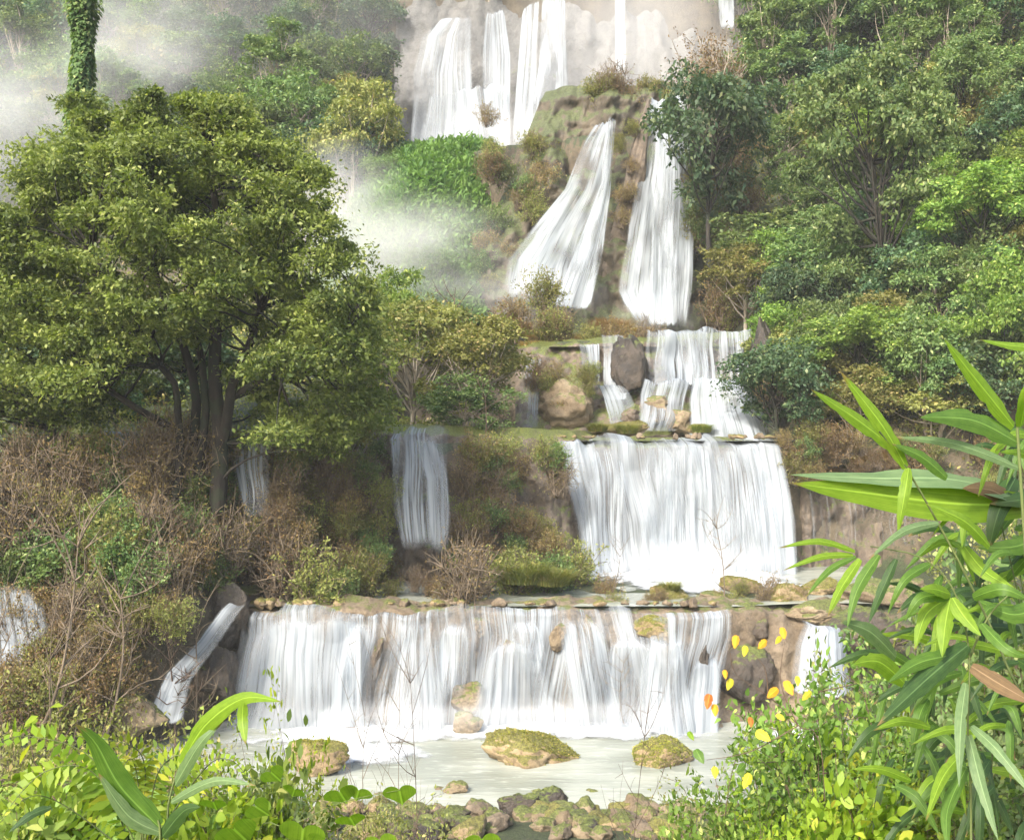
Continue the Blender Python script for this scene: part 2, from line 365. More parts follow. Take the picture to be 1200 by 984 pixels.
# ------------------------------------------------------------------ water
def sheet(left, right, mat, nu=80, nv=60, amp=0.12, fold=3.0, seed=0, off=0.12, rel=None, bow=0.0, foot=0.0, top_fade=0.0, bot_fade=0.06, edge=0.08, roll=0.35):
    G, ln = patch(left, right, nu, nv, bow)
    if rel: G[..., 1] -= bump(G, *rel)
    u = np.linspace(0, 1, nu)[:, None]; v = np.linspace(0, 1, nv)[None, :]
    wd = float(np.linalg.norm(G[-1, nv // 2] - G[0, nv // 2]))
    q = np.stack(np.broadcast_arrays(u * wd * fold, v * 0.8, seed + 0 * u * v), -1)
    G[..., 1] -= off + amp * (0.25 + v) * fbm(q, 3)
    rv = 0.03 if roll < 0.5 else 0.05
    G[..., 1] += np.clip((rv - v) / rv, 0, 1) ** 1.3 * roll
    if roll > 0.5: G[..., 2] += np.clip(v / rv, 0, 1) * 0 + (1 - np.clip(v / rv, 0, 1)) * -(1 - v) * 0.0
    wob = min(0.5, 0.09 * wd + 0.03)
    q1 = np.stack(np.broadcast_arrays(u * wd * 0.5, v * 1.3, seed + 7 + 0 * u * v), -1)
    G[..., 0] += wob * fbm(q1, 2)
    q2 = np.stack([u[:, 0] * wd * 1.6, 0 * u[:, 0], seed + 0 * u[:, 0]], -1)
    G[..., 2] += (min(0.35, 0.06 * ln + 0.03) * (fbm(q2, 4)))[:, None] * (1 - v) ** 3
    ed = np.minimum(np.minimum(u, 1 - u) / edge, 1) * np.minimum(np.maximum(1 - v, 0) / max(bot_fade, 1e-3), 1)
    if top_fade: ed = ed * np.minimum(v / top_fade, 1)
    bq = np.stack(np.broadcast_arrays(u * wd * 2.5, 0 * v, seed + 3 + 0 * u * v), -1)
    ed = ed * np.clip(1 - 0.0 * bq[..., 0], 0, 1)
    fo = foot * np.clip((v - 0.72) / 0.28, 0, 1) ** 1.5
    uv = np.stack(np.broadcast_arrays(u * wd + seed * 3.1, v * ln + seed * 1.7), -1)
    sh = (nu, nv)
    return mesh_np('water', G.reshape(-1, 3), grid_faces(nu, nv), mat, smooth=True,
                   attrs={'edge': np.broadcast_to(ed, sh).ravel(), 'foam': np.broadcast_to(fo, sh).ravel()}, uv=uv.reshape(-1, 2))
def foam_patch(pts, z, seed=0, n=46, lift=0.07, spread=1.0, hgt=0.14):
    """churned water lying on a pool: pts = (x, y) centreline in world metres with half width"""
    pts = np.array(pts, float); L, _ = poly_resample(np.c_[pts[:, :2], pts[:, 2:3]], n * 2)
    m = 18; t = np.linspace(-1, 1, m)[None, :]
    tan = nrm(np.gradient(L[:, :2], axis=0)); nor = np.stack([-tan[:, 1], tan[:, 0]], 1)
    XY = L[:, None, :2] + nor[:, None, :] * (L[:, 2:3] * t)[..., None] * spread
    e = (1 - t ** 2) * np.minimum(1, np.minimum(np.arange(2 * n), 2 * n - 1 - np.arange(2 * n)) / 22.0)[:, None]
    e = np.broadcast_to(e, XY.shape[:2])
    zz = z + lift * e + hgt * e * np.abs(fbm(np.stack([XY[..., 0] * 1.5, XY[..., 1] * 1.5, 0 * e + seed], -1), 4)) + 0.006
    return mesh_np('foam', np.concatenate([XY, zz[..., None]], -1).reshape(-1, 3), grid_faces(2 * n, m), M['foam'], smooth=True, attrs={'edge': e.ravel()})
def waterfall(label, parts, name='waterfall', cat='waterfall', group=None):
    c = P(*parts[0]['left'][-1]); o = bpy.data.objects.new(name, None); COL.objects.link(o)
    o.empty_display_size = 0.3
    o.location = [float(q) for q in c]
    for kw in parts:
        me = kw['mesh'] if 'mesh' in kw else sheet(**kw)
        pn = kw.get('pname', 'foam') if 'mesh' in kw else 'water_curtain'
        ch = link(pn, me, o); ch.location = -o.location
    return tag(o, label, cat, group)
def pool(name, outline, z, nx=2):
    bm = bmesh.new(); vs = [bm.verts.new((x, y, z)) for x, y in outline]; bm.faces.new(vs)
    me = bpy.data.meshes.new(name); bm.to_mesh(me); bm.free(); me.materials.append(M['pool'])
    return tag(link(name, me), kind='structure')

M['f_dense'] = fall_mat('dense falling water', 0.30, 0.56, 6, 0.25, 0.3)
M['f_mid']   = fall_mat('streaked falling water', 0.36, 0.62, 7, 0.3, 0.16, broad=(0.35, 0.57), blo=0.28)
M['f_thin']  = fall_mat('thin falling water', 0.52, 0.74, 8, 0.3, 0.02)
M['f_far']   = fall_mat('distant falling water', 0.34, 0.60, 2.0, 0.07, 0.22)

pool('pool_water', [(-14, 17), (12, 17), (14, 24), (11.5, 30.2), (-8, 30.2), (-14, 26)], 0.0)
pool('terrace_water', [(-7.2, 29.25), (6.0, 29.25), (8.2, 29.85), (10.2, 29.6), (12.0, 38), (-5, 38), (-7, 33)], 2.79)
pool('shelf_water', [(0.9, 37.1), (9.5, 37.1), (11.0, 44), (-2, 46)], 7.0)
pool('upper_shelf_water', [(1.5, 43.2), (9.8, 43.2), (10.6, 60.6), (-1, 60.6)], 10.55)

# lower cascade ------------------------------------------------------------
R1 = (0.75, 0.45, 3.0)
r1l = [(262, 705, 29.0), (262, 870, 28.0)]; r1r = [(1035, 707, 29.4), (1035, 870, 28.4)]
wall_obj('cascade_rock', r1l, r1r, M['rim'], nu=300, nv=80, amp=R1[0], sc=R1[1], seed=R1[2], detail=0.16, push=0.02, drape=0.16, crest=0.3)
low = [dict(left=[(280, 712, 28.95), (282, 740, 28.75), (270, 862, 28.0)], right=[(850, 712, 28.95), (856, 745, 28.8), (850, 862, 28.0)], mat=M['f_mid'], nu=340, nv=70, amp=0.07, fold=2.2, seed=1, rel=R1, off=0.14, foot=0.5, edge=0.04)]
low.append(dict(left=[(280, 712, 28.8), (280, 745, 28.5), (262, 862, 27.7)], right=[(470, 714, 28.8), (462, 760, 28.5), (462, 862, 27.7)], mat=M['f_dense'], nu=140, nv=60, amp=0.12, fold=2.5, seed=5, rel=R1, off=0.2, foot=0.6, edge=0.3, top_fade=0.2))
fr = np.random.default_rng(3)
for k, (x0, x1, x2, x3, y0, y1) in enumerate([(575, 640, 530, 672, 742, 856), (462, 520, 445, 530, 714, 850), (640, 700, 668, 735, 716, 850), (716, 745, 690, 800, 735, 848), (752, 800, 740, 830, 728, 846), (590, 632, 598, 650, 716, 780), (800, 846, 792, 842, 760, 846), (408, 430, 404, 425, 716, 846), (520, 560, 505, 550, 716, 812)]):
    low.append(dict(left=[(x0, y0, 28.75), ((x0 * .65 + x2 * .35), y0 + 18, 28.3), (x2, y1 + 16, 27.7)], right=[(x1, y0, 28.75), ((x1 * .65 + x3 * .35), y0 + 18, 28.3), (x3, y1 + 16, 27.7)], bot_fade=0.06 if y1 > 830 else 0.5, mat=M['f_mid'] if k % 3 else M['f_dense'], nu=50, nv=50, amp=0.12, fold=4, seed=20 + k, rel=R1, off=0.25, foot=0.5, edge=0.3, top_fade=0.35))
low.append(dict(mesh=foam_patch([(-7.2, 26.8, 1.0), (-4.5, 27.2, 1.3), (-1.5, 27.4, 0.8), (1.5, 27.5, 0.8), (3.5, 27.4, 0.9), (5.7, 27.4, 0.9)], 0.0, 1)))
low.append(dict(mesh=foam_patch([(-5.2, 25.4, 0.9), (-3.6, 25.6, 1.1), (-1.8, 25.6, 0.6)], 0.0, 4)))
waterfall('wide low cascade of white threads pouring into the rocky bottom pool', low, cat='waterfall')
# side chute left of it
waterfall('narrow chute of white water sliding down left beside a brown rock hump', [
    dict(left=[(258, 714, 27.6), (226, 752, 27.0), (188, 788, 26.5), (160, 846, 26.0)], right=[(286, 711, 27.6), (256, 758, 26.9), (226, 800, 26.3), (214, 852, 25.9)], mat=M['f_dense'], nu=26, nv=60, amp=0.08, fold=4, seed=8, off=0.0, foot=0.3, edge=0.38)])
# right side cascade
waterfall('short rounded white fall at the right end of the lower ledge', [
    dict(left=[(942, 728, 29.0), (924, 752, 28.5), (906, 808, 27.8)], right=[(980, 726, 29.0), (994, 752, 28.5), (1008, 808, 27.8)], mat=M['f_dense'], nu=50, nv=50, amp=0.2, fold=2, seed=9, bow=0.8, foot=0.2, edge=0.35),
    dict(mesh=foam_patch([(6.2, 26.6, 0.9), (7.4, 26.8, 0.9), (8.6, 27.0, 0.7)], 0.0, 7))])

# middle curtain -----------------------------------------------------------
R2 = (0.55, 0.5, 11.0)
wall_obj('curtain_rock', [(632, 512, 37.0), (640, 600, 36.8), (668, 690, 36.4)], [(925, 513, 37.1), (935, 600, 36.9), (945, 690, 36.5)], M['wet'], nu=160, nv=80, amp=R2[0], sc=R2[1], seed=R2[2], detail=0.12, drape=0.15)
mid = [dict(left=[(646, 511, 36.7), (653, 560, 36.4), (662, 610, 36.0), (672, 682, 35.6)], right=[(914, 512, 36.7), (922, 560, 36.4), (928, 610, 36.0), (930, 682, 35.6)], mat=M['f_dense'], nu=220, nv=80, amp=0.10, fold=1.6, seed=2, rel=R2, off=0.15, foot=0.8, edge=0.05, roll=1.3)]
for k, (x0, x1, x2, x3) in enumerate([(662, 735, 676, 750), (745, 800, 748, 806), (820, 905, 824, 922), (770, 860, 770, 872)]):
    mid.append(dict(left=[(x0, 513, 36.6), (x0 * .6 + x2 * .4, 550, 36.2), (x2, 684, 35.4)], right=[(x1, 513, 36.6), (x1 * .6 + x3 * .4, 550, 36.2), (x3, 684, 35.4)], mat=M['f_mid'], nu=60, nv=60, amp=0.16, fold=3, seed=40 + k, rel=R2, off=0.3, foot=0.8, edge=0.35, top_fade=0.2))
mid.append(dict(mesh=foam_patch([(2.2, 34.6, 1.3), (4.2, 34.3, 1.9), (6.5, 34.2, 2.0), (9.0, 34.6, 1.4)], 2.80, 11, hgt=0.35)))
mid.append(dict(mesh=foam_patch([(3.0, 32.9, 1.0), (5.2, 32.4, 1.4), (7.5, 32.4, 1.4), (9.2, 32.9, 1.0)], 2.80, 15)))
waterfall('broad straight white curtain of water in the middle tier', mid)
# wall right of curtain with thin film
wall_obj('wet_wall', [(905, 536, 37.9), (905, 672, 37.4)], [(1290, 524, 37.6), (1290, 700, 37.0)], M['wet'], nu=200, nv=60, amp=0.8, sc=0.45, seed=5, detail=0.25, drape=0.5)
waterfall('thin grey film of water over the dark wall behind the broad leaves', [
    dict(left=[(935, 560, 37.2), (935, 640, 36.9)], right=[(1170, 548, 37.2), (1170, 640, 36.9)], mat=M['f_thin'], nu=120, nv=40, amp=0.1, fold=2, seed=12, off=0.2, edge=0.06)])
waterfall('little white spout falling above the wet wall at right', [
    dict(left=[(1108, 512, 38.0), (1108, 556, 37.4)], right=[(1138, 512, 38.0), (1142, 556, 37.4)], mat=M['f_dense'], nu=20, nv=24, amp=0.05, seed=13, off=0.1, edge=0.2)])

# rock face left of the curtain, and the slim fall in it --------------------
wall_obj('bank_rock', [(330, 492, 34.0), (330, 690, 32.4)], [(700, 505, 36.9), (692, 692, 35.2)], M['wet'], nu=200, nv=80, amp=0.7, sc=0.45, seed=7, detail=0.3, push=0.35, drape=0.35)
waterfall('slim pale fall dropping down the shaded bank left of the curtain', [
    dict(left=[(457, 503, 34.0), (462, 560, 33.3), (474, 650, 32.6)], right=[(526, 503, 34.1), (528, 560, 33.4), (530, 650, 32.6)], mat=M['f_mid'], nu=50, nv=60, amp=0.1, fold=3, seed=14, off=0.6, edge=0.12, bot_fade=0.3, roll=1.0),
    dict(left=[(478, 506, 34.0), (496, 560, 33.2), (500, 655, 32.5)], right=[(524, 506, 34.0), (529, 560, 33.2), (534, 655, 32.5)], mat=M['f_dense'], nu=30, nv=50, amp=0.08, fold=4, seed=15, off=0.75, edge=0.45, top_fade=0.3, bot_fade=0.3)])
wall_obj('bank_ledge_rock', [(-60, 500, 33.6), (-60, 640, 32.2)], [(345, 500, 33.8), (345, 640, 32.4)], M['wet'], nu=120, nv=50, amp=0.6, sc=0.45, seed=17, detail=0.3, drape=0.3)
waterfall('bluish thin fall glimpsed behind the trunks of the big tree', [
    dict(left=[(276, 520, 31.2), (278, 612, 30.6)], right=[(324, 520, 31.2), (320, 618, 30.6)], mat=M['f_mid'], nu=40, nv=40, amp=0.1, fold=3, seed=16, off=0.3, edge=0.3, bot_fade=0.4)])
waterfall('small white glimpse of water between dry bushes left of the trunks', [
    dict(left=[(122, 505, 32.4), (118, 556, 31.8)], right=[(168, 505, 32.4), (160, 556, 31.8)], mat=M['f_dense'], nu=30, nv=30, amp=0.1, fold=3, seed=18, off=0.3, edge=0.15)])
wall_obj('undercut_rock', [(-80, 676, 27.3), (-80, 850, 26.9)], [(292, 696, 28.9), (292, 850, 28.6)], M['wet'], nu=140, nv=60, amp=0.6, sc=0.5, seed=19, detail=0.35, drape=0.2, push=0.2)
waterfall('white water tumbling behind bare stems at the far left edge', [
    dict(left=[(-40, 672, 26.9), (-40, 800, 26.0)], right=[(66, 680, 26.9), (84, 800, 26.2)], mat=M['f_mid'], nu=50, nv=40, amp=0.15, fold=3, seed=21, off=0.4, edge=0.3, top_fade=0.3, bot_fade=0.5)])

# tier of boulders ---------------------------------------------------------
R3 = (0.9, 0.45, 23.0)
wall_obj('boulder_tier_rock', [(600, 400, 43.8), (604, 450, 42.6), (604, 520, 40.6)], [(905, 385, 43.8), (915, 450, 42.6), (925, 520, 40.4)], M['wet'], nu=170, nv=80, amp=R3[0], sc=R3[1], seed=R3[2], detail=0.3, drape=0.2)
def strand(x0, x1, x2, x3, y0, y1, Y0, Y1, mat='f_dense', seed=0, rel=R3, off=0.3, **kw):
    return dict(left=[(x0, y0, Y0), (x0 * .6 + x2 * .4, y0 + (y1 - y0) * .3, Y0 * .75 + Y1 * .25), (x2, y1, Y1)], right=[(x1, y0, Y0), (x1 * .6 + x3 * .4, y0 + (y1 - y0) * .3, Y0 * .75 + Y1 * .25), (x3, y1, Y1)], mat=M[mat], nu=40, nv=44, amp=0.12, fold=3, seed=seed, rel=rel, off=off, edge=kw.pop('edge', 0.15), **kw)
waterfall('forked white stream running left of the dark boulder on the third tier', [strand(676, 702, 684, 704, 402, 462, 43.3, 42.0, 'f_mid', 50), strand(702, 730, 706, 734, 396, 470, 43.3, 41.8, 'f_dense', 51), strand(702, 736, 716, 752, 452, 500, 41.9, 40.9, 'f_dense', 52)])
waterfall('veil of thin white threads right of the dark boulder on the third tier', [strand(758, 888, 754, 884, 386, 462, 43.4, 42.1, 'f_mid', 53, edge=0.06, bot_fade=0.25), strand(795, 828, 790, 832, 390, 452, 43.2, 41.9, 'f_dense', 54), strand(768, 790, 764, 792, 388, 452, 43.2, 41.9, 'f_dense', 57)])
waterfall('domed white apron of water spreading over the right of the third tier', [strand(806, 876, 796, 908, 444, 516, 41.6, 39.4, 'f_dense', 55, edge=0.12, bow=1.2), strand(752, 812, 742, 796, 446, 506, 41.8, 40.3, 'f_mid', 56)])
waterfall('thin white fall hanging beside the pale shrubs left of the rust mound', [strand(612, 636, 608, 632, 420, 502, 42.2, 41.2, 'f_mid', 58)])

# twin main falls ----------------------------------------------------------
R4 = (1.3, 0.2, 33.0)
wall_obj('main_cliff', [(640, 96, 63.0), (600, 200, 61.0), (548, 300, 58.5), (560, 400, 56.0)], [(880, 100, 62.0), (868, 200, 60.0), (860, 300, 58.5), (850, 410, 56.0)], M['cliff'], nu=200, nv=140, amp=R4[0], sc=R4[1], seed=R4[2], detail=0.8, drape=1.1, ds=0.4)
waterfall('tall fan of white water spreading left from a narrow crest', [
    dict(left=[(700, 148, 60.0), (684, 172, 59.3), (662, 226, 58.5), (618, 276, 57.6), (594, 308, 56.8), (584, 362, 56.0)], right=[(720, 142, 60.0), (719, 180, 59.4), (713, 236, 58.6), (706, 290, 57.4), (700, 330, 56.6), (690, 372, 55.8)], mat=M['f_dense'], nu=120, nv=120, amp=0.5, fold=0.9, seed=60, rel=R4, off=1.0, foot=0.3, edge=0.12, bot_fade=0.2),
    dict(left=[(704, 150, 59.6), (700, 220, 58.4), (672, 290, 57.2), (640, 366, 55.6)], right=[(718, 148, 59.6), (712, 236, 58.4), (704, 300, 57.2), (688, 370, 55.6)], mat=M['f_mid'], nu=60, nv=80, amp=0.4, fold=1.5, seed=61, rel=R4, off=1.4, foot=0.8, edge=0.15)])
waterfall('tall white plunge beside the mossy rib, half hidden by a leaning tree', [
    dict(left=[(764, 122, 60.6), (752, 190, 59.5), (734, 270, 58.0), (722, 345, 56.8), (740, 392, 55.5)], right=[(802, 120, 60.6), (812, 200, 59.5), (814, 270, 58.0), (810, 345, 56.6), (800, 396, 55.5)], mat=M['f_dense'], nu=120, nv=120, amp=0.5, fold=0.9, seed=62, rel=R4, off=1.0, foot=0.3, edge=0.1, bot_fade=0.2),
    dict(left=[(768, 130, 60.2), (758, 230, 58.4), (748, 390, 55.0)], right=[(790, 130, 60.2), (796, 230, 58.4), (790, 390, 55.0)], mat=M['f_mid'], nu=50, nv=80, amp=0.4, fold=1.5, seed=63, rel=R4, off=1.4, foot=0.7, edge=0.2)])

# grassy mound ---------------------------------------------------------------
gm = rock_wall([(418, 196, 69), (400, 260, 64), (360, 380, 58)], [(590, 176, 70), (592, 260, 64), (590, 380, 58)], M['soil'], nu=80, nv=60, amp=2.2, sc=0.12, seed=77, detail=0.5, drape=0.4, ds=0.4, bow=4.0)
tag(link('grassy_slope', gm), kind='structure')
GMV = np.zeros(len(gm.vertices) * 3); gm.vertices.foreach_get('co', GMV); GMV = GMV.reshape(-1, 3)
# far upper falls ----------------------------------------------------------
R5 = (1.6, 0.12, 43.0)
wall_obj('upper_cliff', [(470, -90, 92), (462, 60, 88), (455, 240, 82)], [(900, -90, 92), (890, 60, 88), (880, 240, 82)], M['grey'], nu=180, nv=120, amp=R5[0], sc=R5[1], seed=R5[2], detail=0.6, drape=1.5, ds=0.2)
def far(label, strands):
    waterfall(label, [dict(left=l, right=r, mat=M[m], nu=60, nv=80, amp=0.5, fold=0.6, seed=70 + k * 3 + int(l[0][0]), rel=R5, off=1.8, foot=0.3, edge=0.14, top_fade=0.06, bot_fade=0.2) for k, (l, r, m) in enumerate(strands)])
far('upper fall splitting into threads over a dark hollow, high centre left', [
    ([(520, 34, 86), (498, 52, 85), (484, 92, 84), (478, 190, 82)], [(558, 30, 86), (560, 60, 85), (560, 110, 84), (556, 200, 82)], 'f_far'),
    ([(570, 24, 86), (566, 70, 85), (562, 200, 82)], [(590, 24, 86), (598, 80, 85), (600, 205, 82)], 'f_far'),
    ([(500, 120, 83.5), (495, 190, 81.5)], [(600, 110, 83.5), (612, 210, 81.5)], 'f_far')])
far('tall narrow white column falling at the top centre', [
    ([(632, 8, 87), (628, 90, 85), (612, 200, 81.5)], [(660, 4, 87), (662, 90, 85), (664, 170, 82)], 'f_dense'),
    ([(612, 20, 87), (604, 110, 85), (598, 190, 82)], [(634, 8, 87), (630, 100, 85), (620, 190, 82)], 'f_far')])
far('hair thin white fall left of the brown bushes at the top', [([(719, -60, 90), (718, 105, 85.5)], [(731, -60, 90), (731, 105, 85.5)], 'f_dense')])
far('short white fall cut off by the top right of the cliff', [([(838, -60, 90), (838, 48, 85)], [(856, -60, 90), (858, 48, 85)], 'f_dense')])

# ------------------------------------------------------------------ plants: generators
def tubes(paths, sides=6):
    """paths: list of (points (n,3), radii (n,)) -> V, F"""
    Vs, Fs, o = [], [], 0
    a = np.linspace(0, 2 * np.pi, sides, endpoint=False)
    for pts, rad in paths:
        pts = np.asarray(pts, float); rad = np.asarray(rad, float); n = len(pts)
        t = nrm(np.gradient(pts, axis=0)); ref = np.array([0.3, 1, 0.2]); u = nrm(np.cross(t, ref)); v = np.cross(t, u)
        ring = pts[:, None] + rad[:, None, None] * (np.cos(a)[None, :, None] * u[:, None] + np.sin(a)[None, :, None] * v[:, None])
        Vs.append(ring.reshape(-1, 3))
        i = np.arange(n - 1)[:, None] * sides; j = np.arange(sides)[None, :]; j2 = (j + 1) % sides
        Fs.append(np.stack([i + j, i + j2, i + sides + j2, i + sides + j], -1).reshape(-1, 4) + o)
        o += n * sides
    return np.concatenate(Vs), np.concatenate(Fs)
def curve(a, b, bend=0.15, n=6, sag=0.0):
    a = np.asarray(a, float); b = np.asarray(b, float); t = np.linspace(0, 1, n)[:, None]
    m = (a + b) / 2 + rng.normal(size=3) * bend * np.linalg.norm(b - a) * 0.5; m[2] += sag * np.linalg.norm(b - a)
    return (1 - t) ** 2 * a + 2 * t * (1 - t) * m + t ** 2 * b
def leafV(c, d, n, L, W, fold=0.15):
    d = nrm(d); s = nrm(np.cross(d, n)); n2 = np.cross(s, d)
    L = np.asarray(L)[:, None]; W = np.asarray(W)[:, None]
    p0 = c; p2 = c + d * L; m = c + d * L * 0.45 + n2 * L * fold
    V = np.stack([p0, m + s * W * 0.5, p2, m - s * W * 0.5], 1)
    return V.reshape(-1, 3)
def leaves6(name, c, d, n, L, W, mat, curl=0.25):
    d = nrm(d); s = nrm(np.cross(d, n)); n2 = np.cross(s, d); L = np.asarray(L)[:, None]; W = np.asarray(W)[:, None]; N = len(c)
    pt = lambda t, w, h: c + d * L * t + s * W * w * 0.5 + n2 * L * h
    V = np.stack([pt(0, 0, 0), pt(.22, .8, .05), pt(.5, 1, .07), pt(.8, .55, -.02 - curl * .15), pt(1, 0, -curl * .4), pt(.8, -.55, -.02 - curl * .15), pt(.5, -1, .07), pt(.22, -.8, .05)], 1).reshape(-1, 3)
    return mesh_np(name, V, np.arange(8 * N).reshape(N, 8), mat, rnd=rng.random(N))
def leaves(name, c, d, n, L, W, mat, fold=0.12):
    V = leafV(c, d, n, L, W, fold); N = len(c)
    return mesh_np(name, V, np.arange(4 * N).reshape(N, 4), mat, rnd=rng.random(N))
def pad_leaves(cen, rad, flat, per, size, aspect=0.5, up=0.6, jit=0.6, droop=0.2, hollow=0.55):
    M_ = len(cen); idx = np.repeat(np.arange(M_), per); N = len(idx)
    dr = nrm(rng.normal(size=(N, 3))); dr[:, 2] = np.where(rng.random(N) < 0.72, np.abs(dr[:, 2]), dr[:, 2])
    rr = rad[idx] * (hollow + (1.08 - hollow) * rng.random(N) ** 0.6)
    off = dr * rr[:, None]; off[:, 2] *= flat
    stray = rng.random(N) < 0.10; off[stray] *= rng.uniform(1.05, 1.55, int(stray.sum()))[:, None]
    c = cen[idx] + off; kf = 1.6 / np.mean(rad); c += 0.5 * rad[idx][:, None] * np.stack([vnoise(c * kf + k * 7) for k in range(3)], 1) + 0.2 * rad[idx][:, None] * np.stack([vnoise(c * kf * 3 + k * 9) for k in range(3)], 1)
    n = nrm(dr * 0.5 + np.array([0, 0, up]) + rng.normal(size=(N, 3)) * jit)
    d = rng.normal(size=(N, 3)) * 0.7 + dr * 0.8; d[:, 2] -= droop
    d = d - n * np.sum(d * n, 1, keepdims=True)
    L = size * rng.uniform(0.45, 1.5, N)
    return c, d, n, L, L * aspect * rng.uniform(0.8, 1.2, N)

def make_tree(label, mat, h=7.0, r=3.0, pads=34, per=420, leaf=0.2, flat=0.6, trunk='trunk', cz=0.62, rz=0.42, droop=0.25, name='broadleaf_tree', tr=0.16, group=None, cat='tree', aspect=0.5, padr=(0.13, 0.40), hollow=0.4):
    root = bpy.data.objects.new(name, None); COL.objects.link(root); root.empty_display_size = 0.3
    dv = nrm(rng.normal(size=(pads, 3))); dv[:, 2] = np.where(rng.random(pads) < 0.65, np.abs(dv[:, 2]), dv[:, 2])
    rr = rng.uniform(0.35, 1.0, pads)[:, None] ** 0.6
    cen = dv * rr * np.array([r, r, h * rz]) + np.array([0, 0, h * cz])
    cen[:, :2] *= (1 + 0.18 * rng.normal(size=(pads, 1)))
    rad = r * rng.uniform(padr[0], padr[1], pads)
    paths = []
    top = np.array([rng.normal() * 0.25, rng.normal() * 0.25, h * cz])
    tk = curve((0, 0, -0.8), top, 0.12, 8); paths.append((tk, np.linspace(tr, tr * 0.55, 8)))
    for i in range(pads):
        k = rng.integers(3, 8); p = curve(tk[k], cen[i] - [0, 0, rad[i] * flat * 0.3], 0.25, 6, sag=-0.05)
        paths.append((p, np.linspace(tr * 0.38, tr * 0.07, 6)))
    V, F = tubes(paths, 5); link('trunk', mesh_np('trunk', V, F, M[trunk], smooth=True), root)
    c, d, n, L, W = pad_leaves(cen, rad, flat, per, leaf, aspect, droop=droop, hollow=hollow)
    link('crown', leaves('crown', c, d, n, L, W, M[mat]), root)
    return tag(root, label, cat, group)

def make_shrub(label, mat, h=1.6, r=1.0, stems=26, per=60, leaf=0.09, stem='twig', name='shrub', cat='shrub', spread=0.9, twigs=3, group=None, aspect=0.45, sr=0.014, leafstart=0.3, fine=False):
    root = bpy.data.objects.new(name, None); COL.objects.link(root); root.empty_display_size = 0.2
    paths, C, D = [], [], []
    for i in range(stems):
        a = rng.uniform(0, 6.283); q = r * spread * rng.random() ** 0.6; hh = h * rng.uniform(0.55, 1.0) * (1 - 0.35 * (q / r) ** 2)
        b = np.array([rng.normal() * 0.15 * r, rng.normal() * 0.15 * r, -0.15]); e = np.array([q * math.cos(a), q * math.sin(a), hh])
        p = curve(b, e, 0.35, 7); rs = sr * rng.uniform(0.6, 1.4); paths.append((p, np.linspace(rs, rs * 0.3, 7)))
        lines = [p]
        for t in range(twigs):
            k = rng.integers(2, 6); e2 = p[k] + nrm(rng.normal(size=3) + [0, 0, 0.7]) * h * rng.uniform(0.15, 0.4)
            tw = curve(p[k], e2, 0.3, 5); paths.append((tw, np.linspace(rs * 0.6, rs * 0.2, 5))); lines.append(tw)
        for ln in lines:
            m = per // len(lines)
            if m < 1: continue
            t = rng.uniform(leafstart, 1, m) * (len(ln) - 1); i0 = np.minimum(t.astype(int), len(ln) - 2); f = (t - i0)[:, None]
            C.append(ln[i0] * (1 - f) + ln[i0 + 1] * f + rng.normal(size=(m, 3)) * leaf * 0.8)
            D.append(nrm(ln[i0 + 1] - ln[i0]) + rng.normal(size=(m, 3)) * 0.9)
    V, F = tubes(paths, 4); link('stems', mesh_np('stems', V, F, M[stem]), root)
    if C:
        C = np.concatenate(C); D = np.concatenate(D); N = len(C)
        n = nrm(rng.normal(size=(N, 3)) * 0.6 + [0, -0.1, 0.9]); L = leaf * rng.uniform(0.6, 1.4, N)
        link('foliage', (leaves6 if fine else leaves)('foliage', C, D, n, L, L * aspect, M[mat]), root)
    return tag(root, label, cat, group)

def make_tuft(label, mat, h=1.0, r=0.6, blades=260, wd=0.02, name='grass_tuft', cat='grass tuft', group=None, arch=0.6):
    N = blades; segs = 4
    a = rng.uniform(0, 6.283, N); q = r * 0.55 * np.sqrt(rng.random(N)); base = np.stack([q * np.cos(a), q * np.sin(a), np.full(N, -0.1)], 1)
    dirh = np.stack([np.cos(a + rng.normal(size=N) * 0.6), np.sin(a + rng.normal(size=N) * 0.6), np.zeros(N)], 1)
    hh = h * rng.uniform(0.5, 1.1, N); out = r * arch * rng.uniform(0.2, 1.3, N)
    t = np.linspace(0, 1, segs + 1)[None, :, None]
    c = base[:, None] + dirh[:, None] * out[:, None, None] * t ** 1.7 + np.array([0, 0, 1.0]) * hh[:, None, None] * (t - 0.28 * t ** 3)
    s = np.stack([-dirh[:, 1], dirh[:, 0], 0 * a], 1)[:, None] * wd * 0.5 * (1 - t ** 2 * 0.9)
    V = np.stack([c - s, c + s], 2).reshape(-1, 3)
    b = (np.arange(N) * (segs + 1) * 2)[:, None] + (np.arange(segs) * 2)[None, :]; b = b.ravel()
    F = np.stack([b, b + 1, b + 3, b + 2], 1)
    o = link(name, mesh_np(name, V, F, M[mat], rnd=np.repeat(rng.random(N), segs)))
    return tag(o, label, cat, group)

